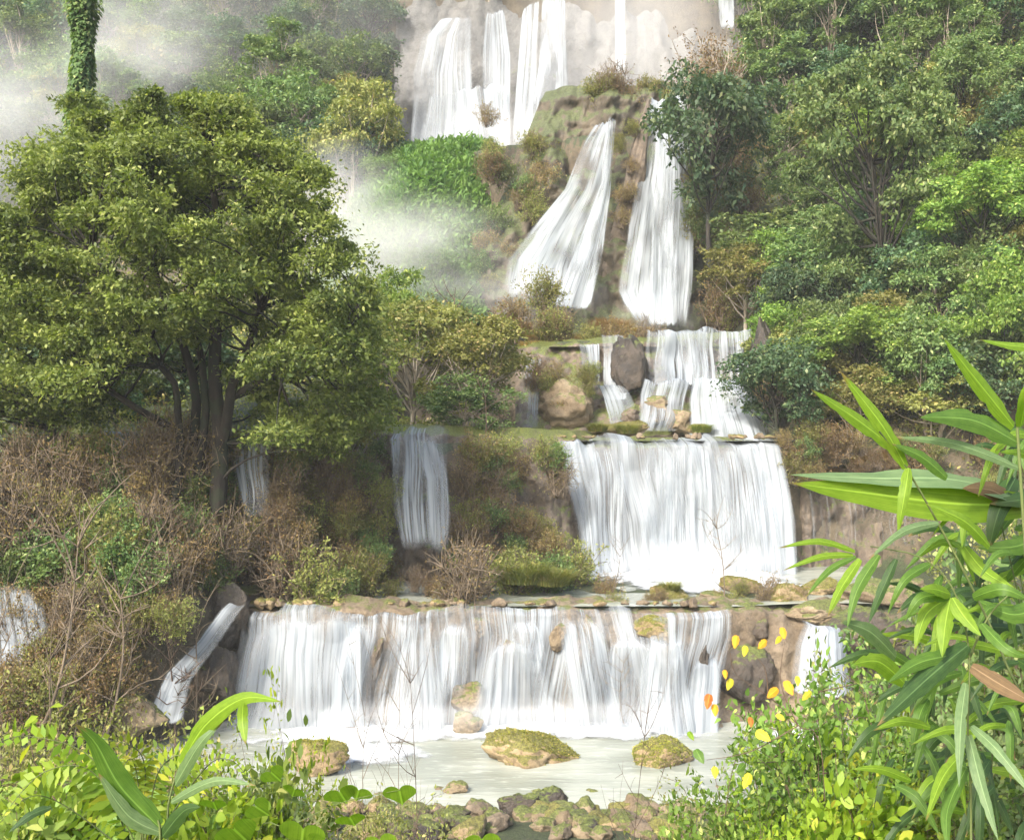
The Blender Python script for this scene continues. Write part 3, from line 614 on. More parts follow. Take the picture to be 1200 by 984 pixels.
def make_sapling(label, h=3.0, mat='twig', forks=14, sr=0.02, name='bare_sapling', cat='bare sapling', leaf=None, group=None, spread=0.5):
    paths = []; tips = []
    tk = curve((0, 0, -0.2), (rng.normal() * 0.12 * h, rng.normal() * 0.05 * h, h), 0.2, 10); paths.append((tk, np.linspace(sr, sr * 0.25, 10)))
    for i in range(forks):
        k = rng.integers(2, 9); sd2 = rng.choice([-1, 1])
        e = tk[k] + np.array([sd2 * rng.uniform(0.15, spread) * h * 0.6, rng.normal() * 0.12 * h, rng.uniform(0.1, 0.4) * h])
        p = curve(tk[k], e, 0.3, 6); paths.append((p, np.linspace(sr * 0.5, sr * 0.15, 6))); tips.append(p)
        for j in range(3):
            m = rng.integers(1, 5); e2 = p[m] + nrm(rng.normal(size=3) + [0, 0, 1.2]) * h * rng.uniform(0.06, 0.18)
            t = curve(p[m], e2, 0.2, 4); paths.append((t, np.linspace(sr * 0.28, sr * 0.12, 4))); tips.append(t)
    V, F = tubes(paths, 4); me = mesh_np('stems', V, F, M[mat])
    if leaf is None: return tag(link(name, me), label, cat, group)
    root = bpy.data.objects.new(name, None); COL.objects.link(root); link('stems', me, root)
    C = np.concatenate([t[2:] for t in tips]); C = np.repeat(C, 3, 0); N = len(C)
    link('foliage', leaves('foliage', C + rng.normal(size=(N, 3)) * 0.05, rng.normal(size=(N, 3)), nrm(rng.normal(size=(N, 3)) * 0.6 + [0, 0, 1]), leaf[1] * rng.uniform(.7, 1.3, N), leaf[1] * 0.5 * rng.uniform(.7, 1.3, N), M[leaf[0]]), root)
    return tag(root, label, cat, group)
def G(x, y): return float(ground_h(np.array([x]), np.array([y]))[0])
def onground(px, Y, dz=0.0):
    x = (px - 600) / FPX * Y; return (x, Y, G(x, Y) + dz)


# ------------------------------------------------------------------ boulders in and beside the stream
B = [(626, 882, 25.4, 54, 26, 'long mossy boulder lying in the pool centre below the cascade', 'mossy', 3),
     (770, 890, 25.0, 38, 28, 'rounded mossy boulder in the pool right of the long one', 'mossy', 4),
     (547, 851, 27.2, 22, 16, 'small tan rock at the foot of the cascade', 'rock', 5),
     (690, 854, 27.7, 11, 6, 'little dark stone just breaking the foam below the cascade', 'wet', 6),
     (532, 925, 23.0, 16, 11, 'reddish stone at the near edge of the pool', 'rock', 7),
     (609, 952, 20.6, 27, 27, 'dark squarish wet rock on the near shore, left of its twin', 'black', 8),
     (641, 948, 20.9, 24, 24, 'dark brown split rock on the near shore, right of its twin', 'black', 9),
     (370, 892, 24.3, 36, 26, 'red brown mossy rock at the left of the near shore', 'mossy', 10),
     (252, 792, 27.6, 30, 46, 'brown rock hump between the chute and the wide cascade', 'black', 11),
     (268, 722, 28.6, 24, 36, 'upright brown rock at the left end of the cascade lip', 'black', 12),
     (155, 832, 26.0, 36, 30, 'rounded tan rock left of the chute foot', 'rock', 13),
     (610, 800, 28.3, 13, 56, 'narrow brown rib showing through the cascade middle', 'rock', 14),
     (438, 790, 28.2, 9, 44, 'dark slot of bare rock in the left half of the cascade', 'wet', 41),
     (708, 770, 28.1, 10, 30, 'brown rock knob right of the cascade middle', 'wet', 42),
     (545, 820, 27.9, 22, 20, 'rounded brown rock wetted by the cascade above the small tan rock', 'rock', 43),
     (655, 745, 28.4, 12, 16, 'knobbly rock near the lip right of the cascade middle', 'rock', 44),
     (820, 790, 28.0, 9, 34, 'dark rock streak near the right end of the cascade', 'black', 45),
     (562, 735, 29.0, 18, 14, 'small knobbly brown stone on the cascade lip', 'rock', 15),
     (785, 697, 31.0, 30, 14, 'flat mossy stone in the terrace pool below the curtain', 'mossy', 16),
     (842, 704, 30.4, 26, 10, 'low tan rock slab right of the flat mossy stone', 'rock', 17),
     (878, 728, 29.4, 34, 28, 'brown knobbly rock between the cascade and the rounded fall', 'wet', 18),
     (872, 790, 28.4, 36, 34, 'dark mossy rock below the brown knobbly rock', 'black', 19),
     (868, 690, 31.6, 28, 14, 'green mossy stone under the bare sapling', 'mossy', 20),
     (918, 706, 30.4, 30, 20, 'brushy brown rock at the right of the terrace pool', 'mossy', 21),
     (1010, 740, 28.6, 44, 26, 'dark pointed rock right of the rounded fall', 'black', 22),
     (960, 718, 29.2, 34, 12, 'tan rock forming the lip of the rounded fall', 'rock', 46),
     (1040, 700, 30.5, 60, 22, 'pinkish tan rock shelf behind the bamboo leaves', 'rock', 23),
     (1120, 716, 29.5, 50, 24, 'tan rock at the right behind the drooping leaves', 'rock', 24),
     (742, 432, 42.0, 22, 38, 'dark upright boulder parting the water on the third tier', 'black', 25),
     (668, 478, 41.4, 40, 30, 'rust brown mound left of the forked stream', 'rock', 26),
     (768, 478, 40.9, 22, 16, 'low reddish rock with water round it on the third tier', 'rock', 27),
     (798, 492, 40.5, 20, 14, 'rust stained rock at the left foot of the domed apron', 'rock', 38),
     (738, 490, 40.6, 14, 14, 'small brown rock between the forked stream and the apron', 'wet', 39),
     (715, 505, 39.4, 40, 10, 'thin mossy ledge left on the lip of the curtain', 'mossy', 28),
     (824, 504, 39.4, 22, 9, 'mossy cushion rock right on the lip of the curtain', 'mossy', 29),
     (900, 440, 42.0, 24, 60, 'dark rock buttress right of the third tier', 'black', 30),
     (735, 240, 58.6, 17, 125, 'tall brown mossy rib between the twin falls', 'wet', 31),
     (575, 720, 30.0, 34, 8, 'flat pale slab awash at the terrace lip', 'rock', 32),
     (560, 686, 31.4, 26, 12, 'pale rock in the terrace pool behind the stick bush', 'rock', 33),
     (770, 738, 28.6, 24, 16, 'tan rock poking out at the right of the cascade lip', 'mossy', 34),
     (690, 735, 28.6, 8, 18, 'small dark upright stone in the cascade lip', 'rock', 35),
     (960, 690, 31.5, 26, 12, 'low mossy rock beside the right bank of the terrace', 'mossy', 36),
     (830, 850, 27.9, 14, 7, 'small tan stone at the right foot of the cascade', 'rock', 37)]
for (px, py, Y, rx, rz, lab, m, sd_) in B:
    boulder(px, py, Y, rx, rz, lab, m, sd_)
# heap of small stones along the near shore: every stone its own
reseed(21)
protos = [link('stone', boulder_mesh(100 + k, M[['rock', 'rim', 'rock', 'mossy', 'black', 'rock'][k]], 4, rough=0.6, cuts=18)) for k in range(6)]
for p_ in protos: tag(p_, 'tan stone in the heap along the near shore', 'stone', 'stones heaped on the near shore')
for k in range(270):
    x = rng.uniform(-4.2, 4.8); y = rng.uniform(18.6, 22.0) if k % 5 else rng.uniform(21.5, 23.4)
    r = rng.uniform(0.08, 0.30) * (1.2 if y < 21 else 0.75)
    place(protos[k % 6], (x, y, max(float(ground_h(x, y)), -0.12) + r * 0.25), (r * 1.25, r, r * 0.8),
          label=['bare tan stone', 'brown stone', 'rough tan stone', 'mossy stone', 'dark wet stone', 'rounded tan stone'][k % 6] + ' in the heap along the near shore of the bottom pool')
# loose stones and crust along the two water lips
rimp = [link('ledge_stone', boulder_mesh(140 + k, M['rim' if k % 2 else 'mossy'], 3)) for k in range(4)]
for p_ in rimp: tag(p_, 'stone on the lip', 'stone', 'stones on the ledges')
for k in range(54):
    low_ = k < 34
    px = rng.uniform(285, 850) if low_ else rng.uniform(650, 915); Y = 29.15 if low_ else 37.0; r = rng.uniform(0.06, 0.2) * (1 if low_ else 0.9)
    c0 = P(px, 492 + ((EYE - 2.9) if low_ else (EYE - 7.15)) / Y * FPX, Y)
    place(rimp[k % 4], c0, (r * rng.uniform(0.9, 2.0), r, r * rng.uniform(0.5, 1.1)), label=('small brown stone' if k % 2 else 'small mossy stone') + (' on the lip of the wide low cascade' if low_ else ' on the lip of the white curtain'), group='stones on the ledge lips')
# ------------------------------------------------------------------ planting by sight line
def hit(px, py, y0=4.0, y1=165.0):
    """where the sight line through a photo point first meets the ground"""
    Ys = np.geomspace(y0, y1, 900); X = (px - 600) / FPX * Ys; Zr = EYE + (492 - py) / FPX * Ys
    k = np.nonzero(ground_h(X, Ys) >= Zr)[0]
    if len(k) == 0: return None
    k = k[0]; return np.array([X[k], Ys[k], float(ground_h(X[k:k + 1], Ys[k:k + 1])[0])])
def tree_at(proto, ph, pr, px, py, Y, rpx, label, group=None, cz=0.62, stretch=None):
    """crown centre px,py at distance Y with crown radius rpx; the trunk reaches the ground"""
    c = P(px, py, Y); zg = G(c[0], Y); s = rpx / FPX * Y / pr
    sz = (c[2] - zg) / (ph * cz); sz = min(max(sz, 0.75 * s), (stretch or 1.5) * s)
    return place(proto, (c[0], Y, c[2] - ph * cz * sz), (s, s, sz), label=label, group=group)

# --- the big tree on the left bank
reseed(11)
HY = 29.8
hero = bpy.data.objects.new('broadleaf_tree', None); COL.objects.link(hero)
hb = onground(252, HY); hero.location = hb
outline = np.array([(-40, 235), (25, 225), (45, 175), (90, 118), (140, 140), (175, 122), (232, 106), (262, 120), (300, 150), (330, 178), (372, 205), (376, 250), (405, 300), (428, 345), (440, 400), (440, 480), (410, 530), (340, 530), (305, 480), (275, 420), (185, 385), (150, 430), (110, 480), (50, 490), (-40, 500)], float)
def inside(p, poly):
    x, y = p; c = False; j = len(poly) - 1
    for i in range(len(poly)):
        if (poly[i][1] > y) != (poly[j][1] > y) and x < (poly[j][0] - poly[i][0]) * (y - poly[i][1]) / (poly[j][1] - poly[i][1]) + poly[i][0]: c = not c
        j = i
    return c
pads, prad = [], []
while len(pads) < 290:
    q = (rng.uniform(-40, 440), rng.uniform(110, 510))
    if not inside(q, outline): continue
    wdt = 1 - ((q[0] - 205) / 260) ** 2; dep = 4.2 * math.sqrt(max(wdt, 0.15)) * (0.45 + 0.55 * sstep(np.array((q[1] - 90) / 160)))
    Y = HY - dep * rng.uniform(-0.8, 1.0)
    pads.append(P(q[0], q[1] + 8, Y)); prad.append(rng.uniform(0.35, 1.0))
nfill = 0
while nfill < 16:
    q = (rng.uniform(-40, 440), rng.uniform(130, 500))
    if inside(q, outline):
        nfill += 1; pads.append(P(q[0], q[1] + 12, HY - rng.uniform(-1.5, 3.2) * (0.4 + 0.6 * min(1, (q[1] - 90) / 160)))); prad.append(rng.uniform(0.9, 1.3))
for q in outline[1:17]:                                   # ragged outline pads
    for k in range(4):
        t = q + (np.array([205, 330]) - q) * 0.07 + rng.normal(size=2) * 9
        pads.append(P(t[0], t[1], HY - rng.uniform(-1.5, 1.5))); prad.append(rng.uniform(0.35, 0.6))
pads = np.array(pads); prad = np.array(prad)
c, d, n, L, W = pad_leaves(pads, prad, 0.36, 820, 0.12, 0.48, up=0.5, jit=0.9, droop=0.3, hollow=0.3)
base = np.array(hb)
link('crown', leaves('crown', c - base, d, n, L, W, M['hero'], 0.1), hero)
paths = []
def limb(pts, r0, r1, wob=0.1):
    p, _ = poly_resample([P(*q) for q in pts], 14); p = p + np.stack([vnoise(p * 0.8 + 3 * k) for k in range(3)], 1) * wob
    paths.append((p - base, np.linspace(r0, r1, 14))); return p
mainl = [limb([(252, 600, HY), (256, 540, HY), (254, 470, HY), (250, 380, HY - 0.2), (256, 250, HY), (240, 150, HY)], 0.25, 0.06),
         limb([(258, 520, HY), (272, 460, HY - 0.3), (290, 400, HY - 0.8), (330, 300, HY - 1), (345, 220, HY - 1)], 0.16, 0.04),
         limb([(222, 600, HY + .3), (226, 540, HY + .3), (228, 470, HY + .2), (218, 410, HY), (200, 372, HY - 0.4), (170, 280, HY - 0.6), (150, 180, HY - .5)], 0.17, 0.04),
         limb([(205, 585, HY - .4), (212, 520, HY - .4), (205, 450, HY - .6), (160, 390, HY - 1), (110, 300, HY - 1.4)], 0.13, 0.04),
         limb([(232, 560, HY), (240, 480, HY), (236, 420, HY), (222, 330, HY + 1), (225, 240, HY + 1.6)], 0.13, 0.04),
         limb([(200, 500, HY), (120, 450, HY), (60, 380, HY), (20, 300, HY)], 0.11, 0.03),
         limb([(270, 470, HY), (330, 430, HY - 1), (390, 400, HY - 1.6), (420, 370, HY - 1.6)], 0.11, 0.03),
         limb([(60, 540, HY + 1), (48, 400, HY + 1), (40, 300, HY + 1)], 0.08, 0.03)]
allp = np.concatenate(mainl)
for i in range(0, len(pads)):
    k = np.argmin(np.linalg.norm(allp - pads[i] + np.array([0, 0, 0.8]), axis=1)); p = curve(allp[k], pads[i] - [0, 0, 0.1], 0.25, 6)
    paths.append((p - base, np.linspace(0.045, 0.010, 6)))
V, F = tubes(paths, 7); link('trunk', mesh_np('trunk', V, F, M['trunk'], smooth=True), hero)
tag(hero, 'big spreading olive green tree with dark forked trunks on the left bank', 'tree')

# --- vine wrapped trunk rising behind it
vt = bpy.data.objects.new('vine_covered_tree', None); COL.objects.link(vt)
vb = onground(96, 36.0); vt.location = vb; vbn = np.array(vb)
p, _ = poly_resample([P(92, 420, 36), P(94, 160, 36), P(98, 60, 36), P(96, -60, 36)], 30); p[0][2] = vbn[2] - 0.5
V, F = tubes([(p - vbn, np.linspace(0.2, 0.16, 30))], 10); link('trunk', mesh_np('trunk', V, F, M['trunk'], smooth=True), vt)
N = 9000; t = rng.random(N) ** 0.8; zc = P(0, 240, 36)[2] + t * (P(0, -60, 36)[2] - P(0, 240, 36)[2]); a = rng.uniform(0, 6.283, N)
xc = np.interp(zc, p[:, 2], p[:, 0]); rr = 0.16 + 0.34 * rng.random(N) * (0.7 + 0.6 * vnoise(np.stack([zc * 0.9, a, 0 * a], 1))) + 0.5 * np.clip(1 - t * 3.5, 0, 1) * rng.random(N)
c = np.stack([xc + rr * np.cos(a), 36 + rr * np.sin(a), zc], 1) - vbn
link('vines', leaves('vines', c, np.stack([np.cos(a), np.sin(a), -1.2 + 0 * a], 1), nrm(np.stack([np.cos(a), np.sin(a), 0.6 + 0 * a], 1) + rng.normal(size=(N, 3)) * 0.5), 0.16 * rng.uniform(.6, 1.4, N), 0.12 * rng.uniform(.6, 1.4, N), M['mid']), vt)
tag(vt, 'tall straight trunk wrapped in green vines rising out of the big tree at top left', 'tree')

# --- tree kinds
reseed(31)
H0, R0 = 7.0, 3.0
T = {}
T['dark'] = [make_tree('t', 'dark', H0, R0, 30, 330, 0.27) for k in range(3)]
T['mid'] = [make_tree('t', 'mid', H0, R0, 32, 330, 0.25, trunk='pale') for k in range(3)]
T['bright'] = [make_tree('t', 'bright', H0, R0, 30, 340, 0.22, padr=(0.2, 0.36)) for k in range(2)]
T['olive'] = [make_tree('t', 'olive', H0, R0, 34, 320, 0.22, padr=(0.18, 0.34), trunk='pale', flat=0.5) for k in range(3)]
T['tall'] = [make_tree('t', 'mid', 11.0, 2.2, 26, 330, 0.25, trunk='pale', cz=0.68, rz=0.3, name='tall_forest_tree') for k in range(2)]
T['near'] = [make_tree('t', 'mid', H0, R0, 46, 620, 0.16, padr=(0.16, 0.3), flat=0.45) for k in range(1)] + [make_tree('t', 'bright', H0, R0, 46, 620, 0.16, padr=(0.16, 0.3), flat=0.45)]
T['dry'] = [make_shrub('t', 'brown', 5.0, 2.8, 60, 90, 0.16, 'pale', name='leafless_tree', cat='tree', twigs=5, sr=0.05)]
allproto = [q for v in T.values() for q in v]

# individually placed trees on the right hill and round the falls
tk = lambda k, i=0: T[k][i % len(T[k])]
IND = [('near', 0, 1035, 190, 44, 92, 'layered mid green tree standing tallest in the centre of the right slope'),
       ('near', 1, 1160, 270, 41, 88, 'bright yellow green tree at the right edge of the slope'),
       ('near', 1, 1010, 420, 39, 82, 'low bright green tree above the bamboo leaves'),
       ('near', 0, 1130, 130, 50, 70, 'green tree at upper right below the dark forest'),
       ('near', 0, 1090, 345, 42, 70, 'mid green rounded tree behind the top bamboo blade'),
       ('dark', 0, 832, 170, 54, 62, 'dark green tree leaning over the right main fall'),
       ('mid', 1, 905, 290, 53, 62, 'grey green tree on the cliff shoulder right of the main falls'),
       ('olive', 0, 872, 330, 52, 55, 'olive tree with bare stems low beside the right main fall'),
       ('mid', 2, 975, 310, 48, 66, 'mottled green tree left of the layered slope tree'),
       ('olive', 1, 960, 455, 40, 56, 'olive shrubby tree right of the third tier'),
       ('olive', 2, 1100, 470, 38, 70, 'dull olive tree directly behind the broad bamboo leaves'),
       ('bright', 0, 1180, 400, 37, 60, 'yellow green tree at the right edge behind the top blades'),
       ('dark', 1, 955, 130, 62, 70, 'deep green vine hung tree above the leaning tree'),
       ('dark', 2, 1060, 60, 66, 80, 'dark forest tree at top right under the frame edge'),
       ('olive', 0, 480, 420, 40, 72, 'olive tree with ragged crown between big tree and falls'),
       ('olive', 1, 560, 430, 39, 60, 'pale olive tree just left of the rust mound'),
       ('mid', 0, 545, 480, 37.5, 48, 'dark green bushy tree over the slim shaded fall'),
       ('bright', 1, 455, 370, 44, 42, 'sunny yellow green tree below the drifting mist'),
       ('olive', 2, 420, 170, 66, 55, 'pale olive tree at left of the lush green mound'),
       ('olive', 2, 400, 500, 34, 50, 'low olive tree under the right side of the big tree'),
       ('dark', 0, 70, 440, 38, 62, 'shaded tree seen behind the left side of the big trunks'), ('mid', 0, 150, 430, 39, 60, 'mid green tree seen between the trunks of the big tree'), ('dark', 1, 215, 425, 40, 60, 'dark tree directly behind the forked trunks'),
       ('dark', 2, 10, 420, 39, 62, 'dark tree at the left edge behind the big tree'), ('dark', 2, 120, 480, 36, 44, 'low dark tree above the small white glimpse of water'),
       ('dry', 0, 830, 80, 64, 52, 'brown leafless tree left of the short upper fall'),
       ('dry', 0, 735, 130, 63, 46, 'reddish brown leafless brush on top of the rib')]
for (k, i, px, py, Y, rp, lab) in IND:
    pr = 2.8 if k == 'dry' else R0; ph = 5.0 if k == 'dry' else H0
    tree_at(tk(k, i), ph, pr, px, py, Y, rp, lab, cz=0.6 if k == 'dry' else 0.62, stretch=1.1 if k == 'dry' else 1.4)

# forest on the slopes: base of every tree where the sight line meets the hill
reseed(41)
def region_label(px, py, k):
    tone = {'dark': 'dark green', 'mid': 'mid green', 'bright': 'light green', 'olive': 'olive', 'tall': 'tall narrow green', 'dry': 'bare brown'}[k]
    if px < 480:
        if py < 70: w_ = 'high on the left hill at the top edge'
        elif px < 110: w_ = 'in mist left of the vine wrapped trunk'
        elif px < 260: w_ = 'on the left hill just above the big tree'
        elif py < 150: w_ = 'on the left hill beside the split upper fall'
        else: w_ = 'on the left hill right of the big tree'
        return f'{tone} tree {w_}', 'trees on the misty left hill'
    if px < 870: return f'{tone} tree at the top edge among the upper falls', 'trees round the upper falls'
    if py < 110: w_ = 'in the dark forest at top right'
    elif px < 950: w_ = 'on the slope nearest the main falls'
    elif py < 260: w_ = 'high on the sunny right slope'
    elif py < 400: w_ = 'halfway up the right slope'
    else: w_ = 'at the foot of the right slope'
    return f'{tone} tree {w_}', 'trees on the right slope'
def forest(x0, x1, y0, y1, step, kinds, rmin, rmax, skip=None):
    cnt = 0
    for py in np.arange(y1, y0, -step * 0.62):
        for px in np.arange(x0, x1, step):
            qx = px + rng.normal() * step * 0.25; qy = py + rng.normal() * step * 0.18
            if skip and skip(qx, qy): continue
            h = hit(qx, qy, 26)
            if h is None or h[1] > 150: continue
            k = kinds[rng.integers(len(kinds))]; pr = T[k][rng.integers(len(T[k]))]
            rpx = rng.uniform(rmin, rmax); s = rpx / FPX * h[1] / (2.2 if k == 'tall' else R0)
            s = min(max(s, 0.5), 1.5) * (0.8 if k == 'tall' else 1)
            lab, grp = region_label(qx, qy, k)
            place(pr, (h[0], h[1], h[2] - 0.3), (s, s, s * rng.uniform(0.85, 1.2)), label=lab, group=grp); cnt += 1
    return cnt
ca = forest(-20, 480, -60, 250, 56, ['dark', 'mid', 'olive', 'mid', 'dark', 'tall'], 34, 48)
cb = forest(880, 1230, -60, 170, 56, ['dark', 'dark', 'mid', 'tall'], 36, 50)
cc = forest(925, 1230, 180, 520, 58, ['mid', 'olive', 'bright', 'mid', 'dark'], 34, 52, skip=lambda x, y: x < 905 + (520 - y) * 0.02)
cd = forest(500, 620, -60, 12, 44, ['dark', 'mid'], 24, 34)
print('forest', ca, cb, cc, cd)

# --- lush green mound left of the falls
reseed(51)
lush = [make_shrub('t', 'lush', 2.4, 2.6, 40, 200, 0.26, 'dtwig', name='leafy_shrub', spread=1.0, sr=0.02) for k in range(3)]
for k in range(20):
    h = GMV[rng.integers(0, len(GMV))]; px = 600 + h[0] / h[1] * FPX; py = 492 - (h[2] - EYE) / h[1] * FPX
    place(lush[k % 3], h - [0, 0, 0.4], rng.uniform(0.3, 0.65), label='lush green shrub on the steep mound left of the main falls' if py < 270 else 'lush green shrub low in the mist left of the main falls', group='shrubs on the green mound')

gi = rng.integers(0, len(GMV), 52000); N = len(gi); C = GMV[gi] + rng.normal(size=(N, 3)) * 0.16 + [0, -0.12, 0.05]
o = link('grass', leaves('grass', C, rng.normal(size=(N, 3)) * 0.5 + [0, -0.5, 0.5], nrm(rng.normal(size=(N, 3)) * 0.5 + [0, -0.5, 0.8]), 0.36 * rng.uniform(.5, 1.4, N), 0.15 * rng.uniform(.5, 1.4, N), M['lush']))
tag(o, 'bright green grass on the steep mound left of the main falls', 'grass', kind='stuff')
# --- rust and tan dry grass mounds
reseed(52)
rust = [make_tuft('t', 'rust', 2.2, 1.7, 2600, 0.05) for k in range(2)]
for (px, py, Y, rp, lab) in [(700, 392, 46, 48, 'rust red grass mound at the foot of the fan fall'), (655, 385, 46, 36, 'rust grass mound left of the reddest one'), (690, 372, 50, 60, 'wide rusty grass bank under the fan fall'), (620, 376, 50, 40, 'tan grass bank under the left of the fan fall'), (745, 396, 47, 30, 'rusty grass at the crest of the third tier'), (738, 380, 47.5, 26, 'rust grass clump at the foot of the tall plunge'), (650, 470, 41.6, 34, 'hanging rust grass beside the forked stream'), (625, 400, 45, 28, 'tan grass clump above the thin hanging fall'), (940, 528, 38.6, 26, 'brown grass on the bank right of the curtain lip'), (985, 526, 38.2, 28, 'brown grass over the wet wall'), (1040, 524, 38.2, 24, 'brown grass by the little white spout'), (700, 150, 61, 44, 'rusty brush over the crest of the fan fall'), (760, 120, 62, 36, 'brown brush above the rib between the falls'), (840, 350, 55, 34, 'tan grass hanging beside the foot of the tall plunge'), (835, 270, 57, 30, 'tan grass hanging on the cliff by the tall plunge'), (600, 300, 60, 30, 'tan grass on the rock left of the fan fall'), (570, 250, 62, 28, 'tan brush between the green mound and the falls'), (655, 200, 61.5, 26, 'green tan grass strip beside the fan fall crest')]:
    c0 = P(px, py + rp * 0.7, Y); s = rp / FPX * Y / 1.7
    if Y > 50: continue
    for q in range(5):
        dx, dz = rng.uniform(-0.7, 0.7), rng.uniform(-0.35, 0.45)
        place(rust[rng.integers(2)], c0 + np.array([dx * s * 1.7, rng.uniform(-0.5, 0.5), dz * s * 1.7 - abs(dx) * 0.5 * s]), (s * 0.5, s * 0.5, s * rng.uniform(0.3, 0.5)), label='one tuft of the ' + lab, group='tufts of the ' + lab)

# --- shrubs: thicket under the big tree
reseed(53)
SH = {'brown': [make_shrub('t', 'brown', 2.2, 1.3, 34, 80, 0.10, 'twig', sr=0.02, name='dry_bush', cat='dry bush') for k in range(3)],
      'olive': [make_shrub('t', 'olive', 2.0, 1.3, 32, 100, 0.11, 'twig', sr=0.02) for k in range(3)],
      'green': [make_shrub('t', 'mid', 1.6, 1.2, 30, 150, 0.10, 'dtwig') for k in range(2)],
      'twiggy': [make_shrub('t', 'brown', 2.6, 1.3, 50, 26, 0.09, 'twig', twigs=6, name='twiggy_bush', cat='twiggy bush', sr=0.026) for k in range(3)]}
def thick_label(px, py, k):
    tone = {'brown': 'brown leaved shrub', 'olive': 'olive shrub', 'green': 'green shrub', 'twiggy': 'bare twiggy bush'}[k]
    if px < 110: w_ = 'at the left edge of the dry thicket' if py < 680 else 'low at the left edge beside the tumbling water'
    elif px < 215: w_ = 'in the thicket left of the big trunks'
    elif px < 330: w_ = 'at the foot of the big trunks'
    elif px < 450: w_ = 'in the thicket right of the big trunks'
    elif px < 560: w_ = 'on the bank beside the slim fall'
    else: w_ = 'on the bank left of the white curtain'
    return f'{tone} {w_}'
def thicket(n, x0, x1, y0, y1, kinds, smin, smax, skip=None, near=24):
    for _ in range(n):
        px = rng.uniform(x0, x1); py = rng.uniform(y0, y1)
        if skip and skip(px, py): continue
        h = hit(px, py, near)
        if h is None or h[1] > 44: continue
        k = kinds[rng.integers(len(kinds))]
        place(SH[k][rng.integers(len(SH[k]))], h - [0, 0, 0.1], rng.uniform(smin, smax), label=thick_label(px, py, k), group='shrubs of the left bank thicket')
thicket(84, -10, 440, 560, 715, ['brown', 'twiggy', 'olive', 'olive', 'twiggy', 'green', 'green'], 0.6, 1.05, skip=lambda x, y: 275 < x < 320 and y < 640)
thicket(24, 540, 660, 560, 668, ['brown', 'twiggy', 'olive', 'brown'], 0.4, 0.75)
thicket(30, -10, 150, 735, 880, ['brown', 'twiggy', 'olive', 'brown'], 0.5, 0.8)
thicket(14, 395, 470, 600, 690, ['brown', 'twiggy', 'olive'], 0.5, 0.8)
FW = 0.3
def wall_shrubs(n, x0, x1, y0, y1, Yf, kinds, smin, smax, group, lab, skip=None):
    for _ in range(n):
        px = rng.uniform(x0, x1); py = rng.uniform(y0, y1)
        if skip and skip(px, py): continue
        k = kinds[rng.integers(len(kinds))]; t = {'brown': 'brown leaved shrub', 'olive': 'olive shrub', 'green': 'green shrub', 'twiggy': 'bare twiggy bush'}[k]
        place(SH[k][rng.integers(len(SH[k]))], P(px, py, Yf(px, py)) - [0, FW if y0 > 480 else -0.3, 0.3], rng.uniform(smin, smax), label=t + ' ' + lab(px, py), group=group, tilt=0.35)
wall_shrubs(96, 335, 655, 530, 690, lambda x, y: I(x, [330, 500, 690], [33.2, 33.7, 35.4]) - (y - 500) * 0.006, ['brown', 'olive', 'twiggy', 'olive', 'green'], 0.35, 0.65, 'shrubs clinging to the shaded bank', lambda x, y: 'clinging to the bank left of the slim fall' if x < 458 else 'clinging to the bank between slim fall and curtain', skip=lambda x, y: 445 < x < 540 and y < 670)
wall_shrubs(34, 0, 345, 530, 650, lambda x, y: 32.2 - (y - 500) * 0.012, ['brown', 'olive', 'twiggy', 'brown'], 0.45, 0.8, 'shrubs behind the big trunks', lambda x, y: 'on the ledge behind the big trunks' if x > 170 else 'on the ledge left of the big trunks', skip=lambda x, y: (270 < x < 322 and y < 625) or (118 < x < 168 and y < 575))
wall_shrubs(44, 900, 1200, 510, 560, lambda x, y: 37.0, ['brown', 'olive', 'brown', 'green'], 0.3, 0.6, 'shrubs above the wet wall', lambda x, y: 'on the rim above the wet wall', skip=lambda x, y: 1100 < x < 1145)
wall_shrubs(30, 0, 260, 690, 800, lambda x, y: 27.0 - (y - 690) * 0.01, ['brown', 'twiggy', 'olive'], 0.35, 0.6, 'shrubs round the dark undercut', lambda x, y: 'beside the dark undercut left of the chute', skip=lambda x, y: x < 80 or x > 225 or (150 < x and y > 735))
wall_shrubs(44, 560, 690, 130, 360, lambda x, y: 62.5 - (y - 96) * 0.022, ['olive', 'brown', 'olive', 'green'], 0.5, 1.1, 'shrubs on the rock left of the fan fall', lambda x, y: 'on the rock left of the fan fall', skip=lambda x, y: x > 705 - (y - 130) * 0.62)
wall_shrubs(34, 818, 885, 190, 385, lambda x, y: 59.5 - (y - 96) * 0.014, ['olive', 'brown', 'brown', 'green'], 0.8, 1.3, 'shrubs on the rock right of the tall plunge', lambda x, y: 'on the rock right of the tall plunge')
wall_shrubs(9, 726, 746, 130, 350, lambda x, y: 58.0 - (y - 130) * 0.006, ['olive', 'brown'], 0.35, 0.55, 'shrubs on the rib between the twin falls', lambda x, y: 'on the rib between the twin falls')
wall_shrubs(16, 690, 870, 104, 132, lambda x, y: 62.0, ['brown', 'twiggy', 'olive'], 0.6, 1.0, 'shrubs along the crest of the main cliff', lambda x, y: 'along the crest of the main cliff')
wall_shrubs(16, 700, 960, 690, 708, lambda x, y: 30.6, ['brown', 'olive', 'twiggy', 'brown'], 0.16, 0.34, 'small shrubs on the rocks before the curtain pool', lambda x, y: 'small, on the rocks between the curtain pool and the lower lip')
wall_shrubs(12, 300, 520, 672, 694, lambda x, y: 31.2, ['brown', 'twiggy', 'olive'], 0.3, 0.5, 'shrubs at the water edge of the terrace', lambda x, y: 'at the water edge of the terrace left of the stick bush')
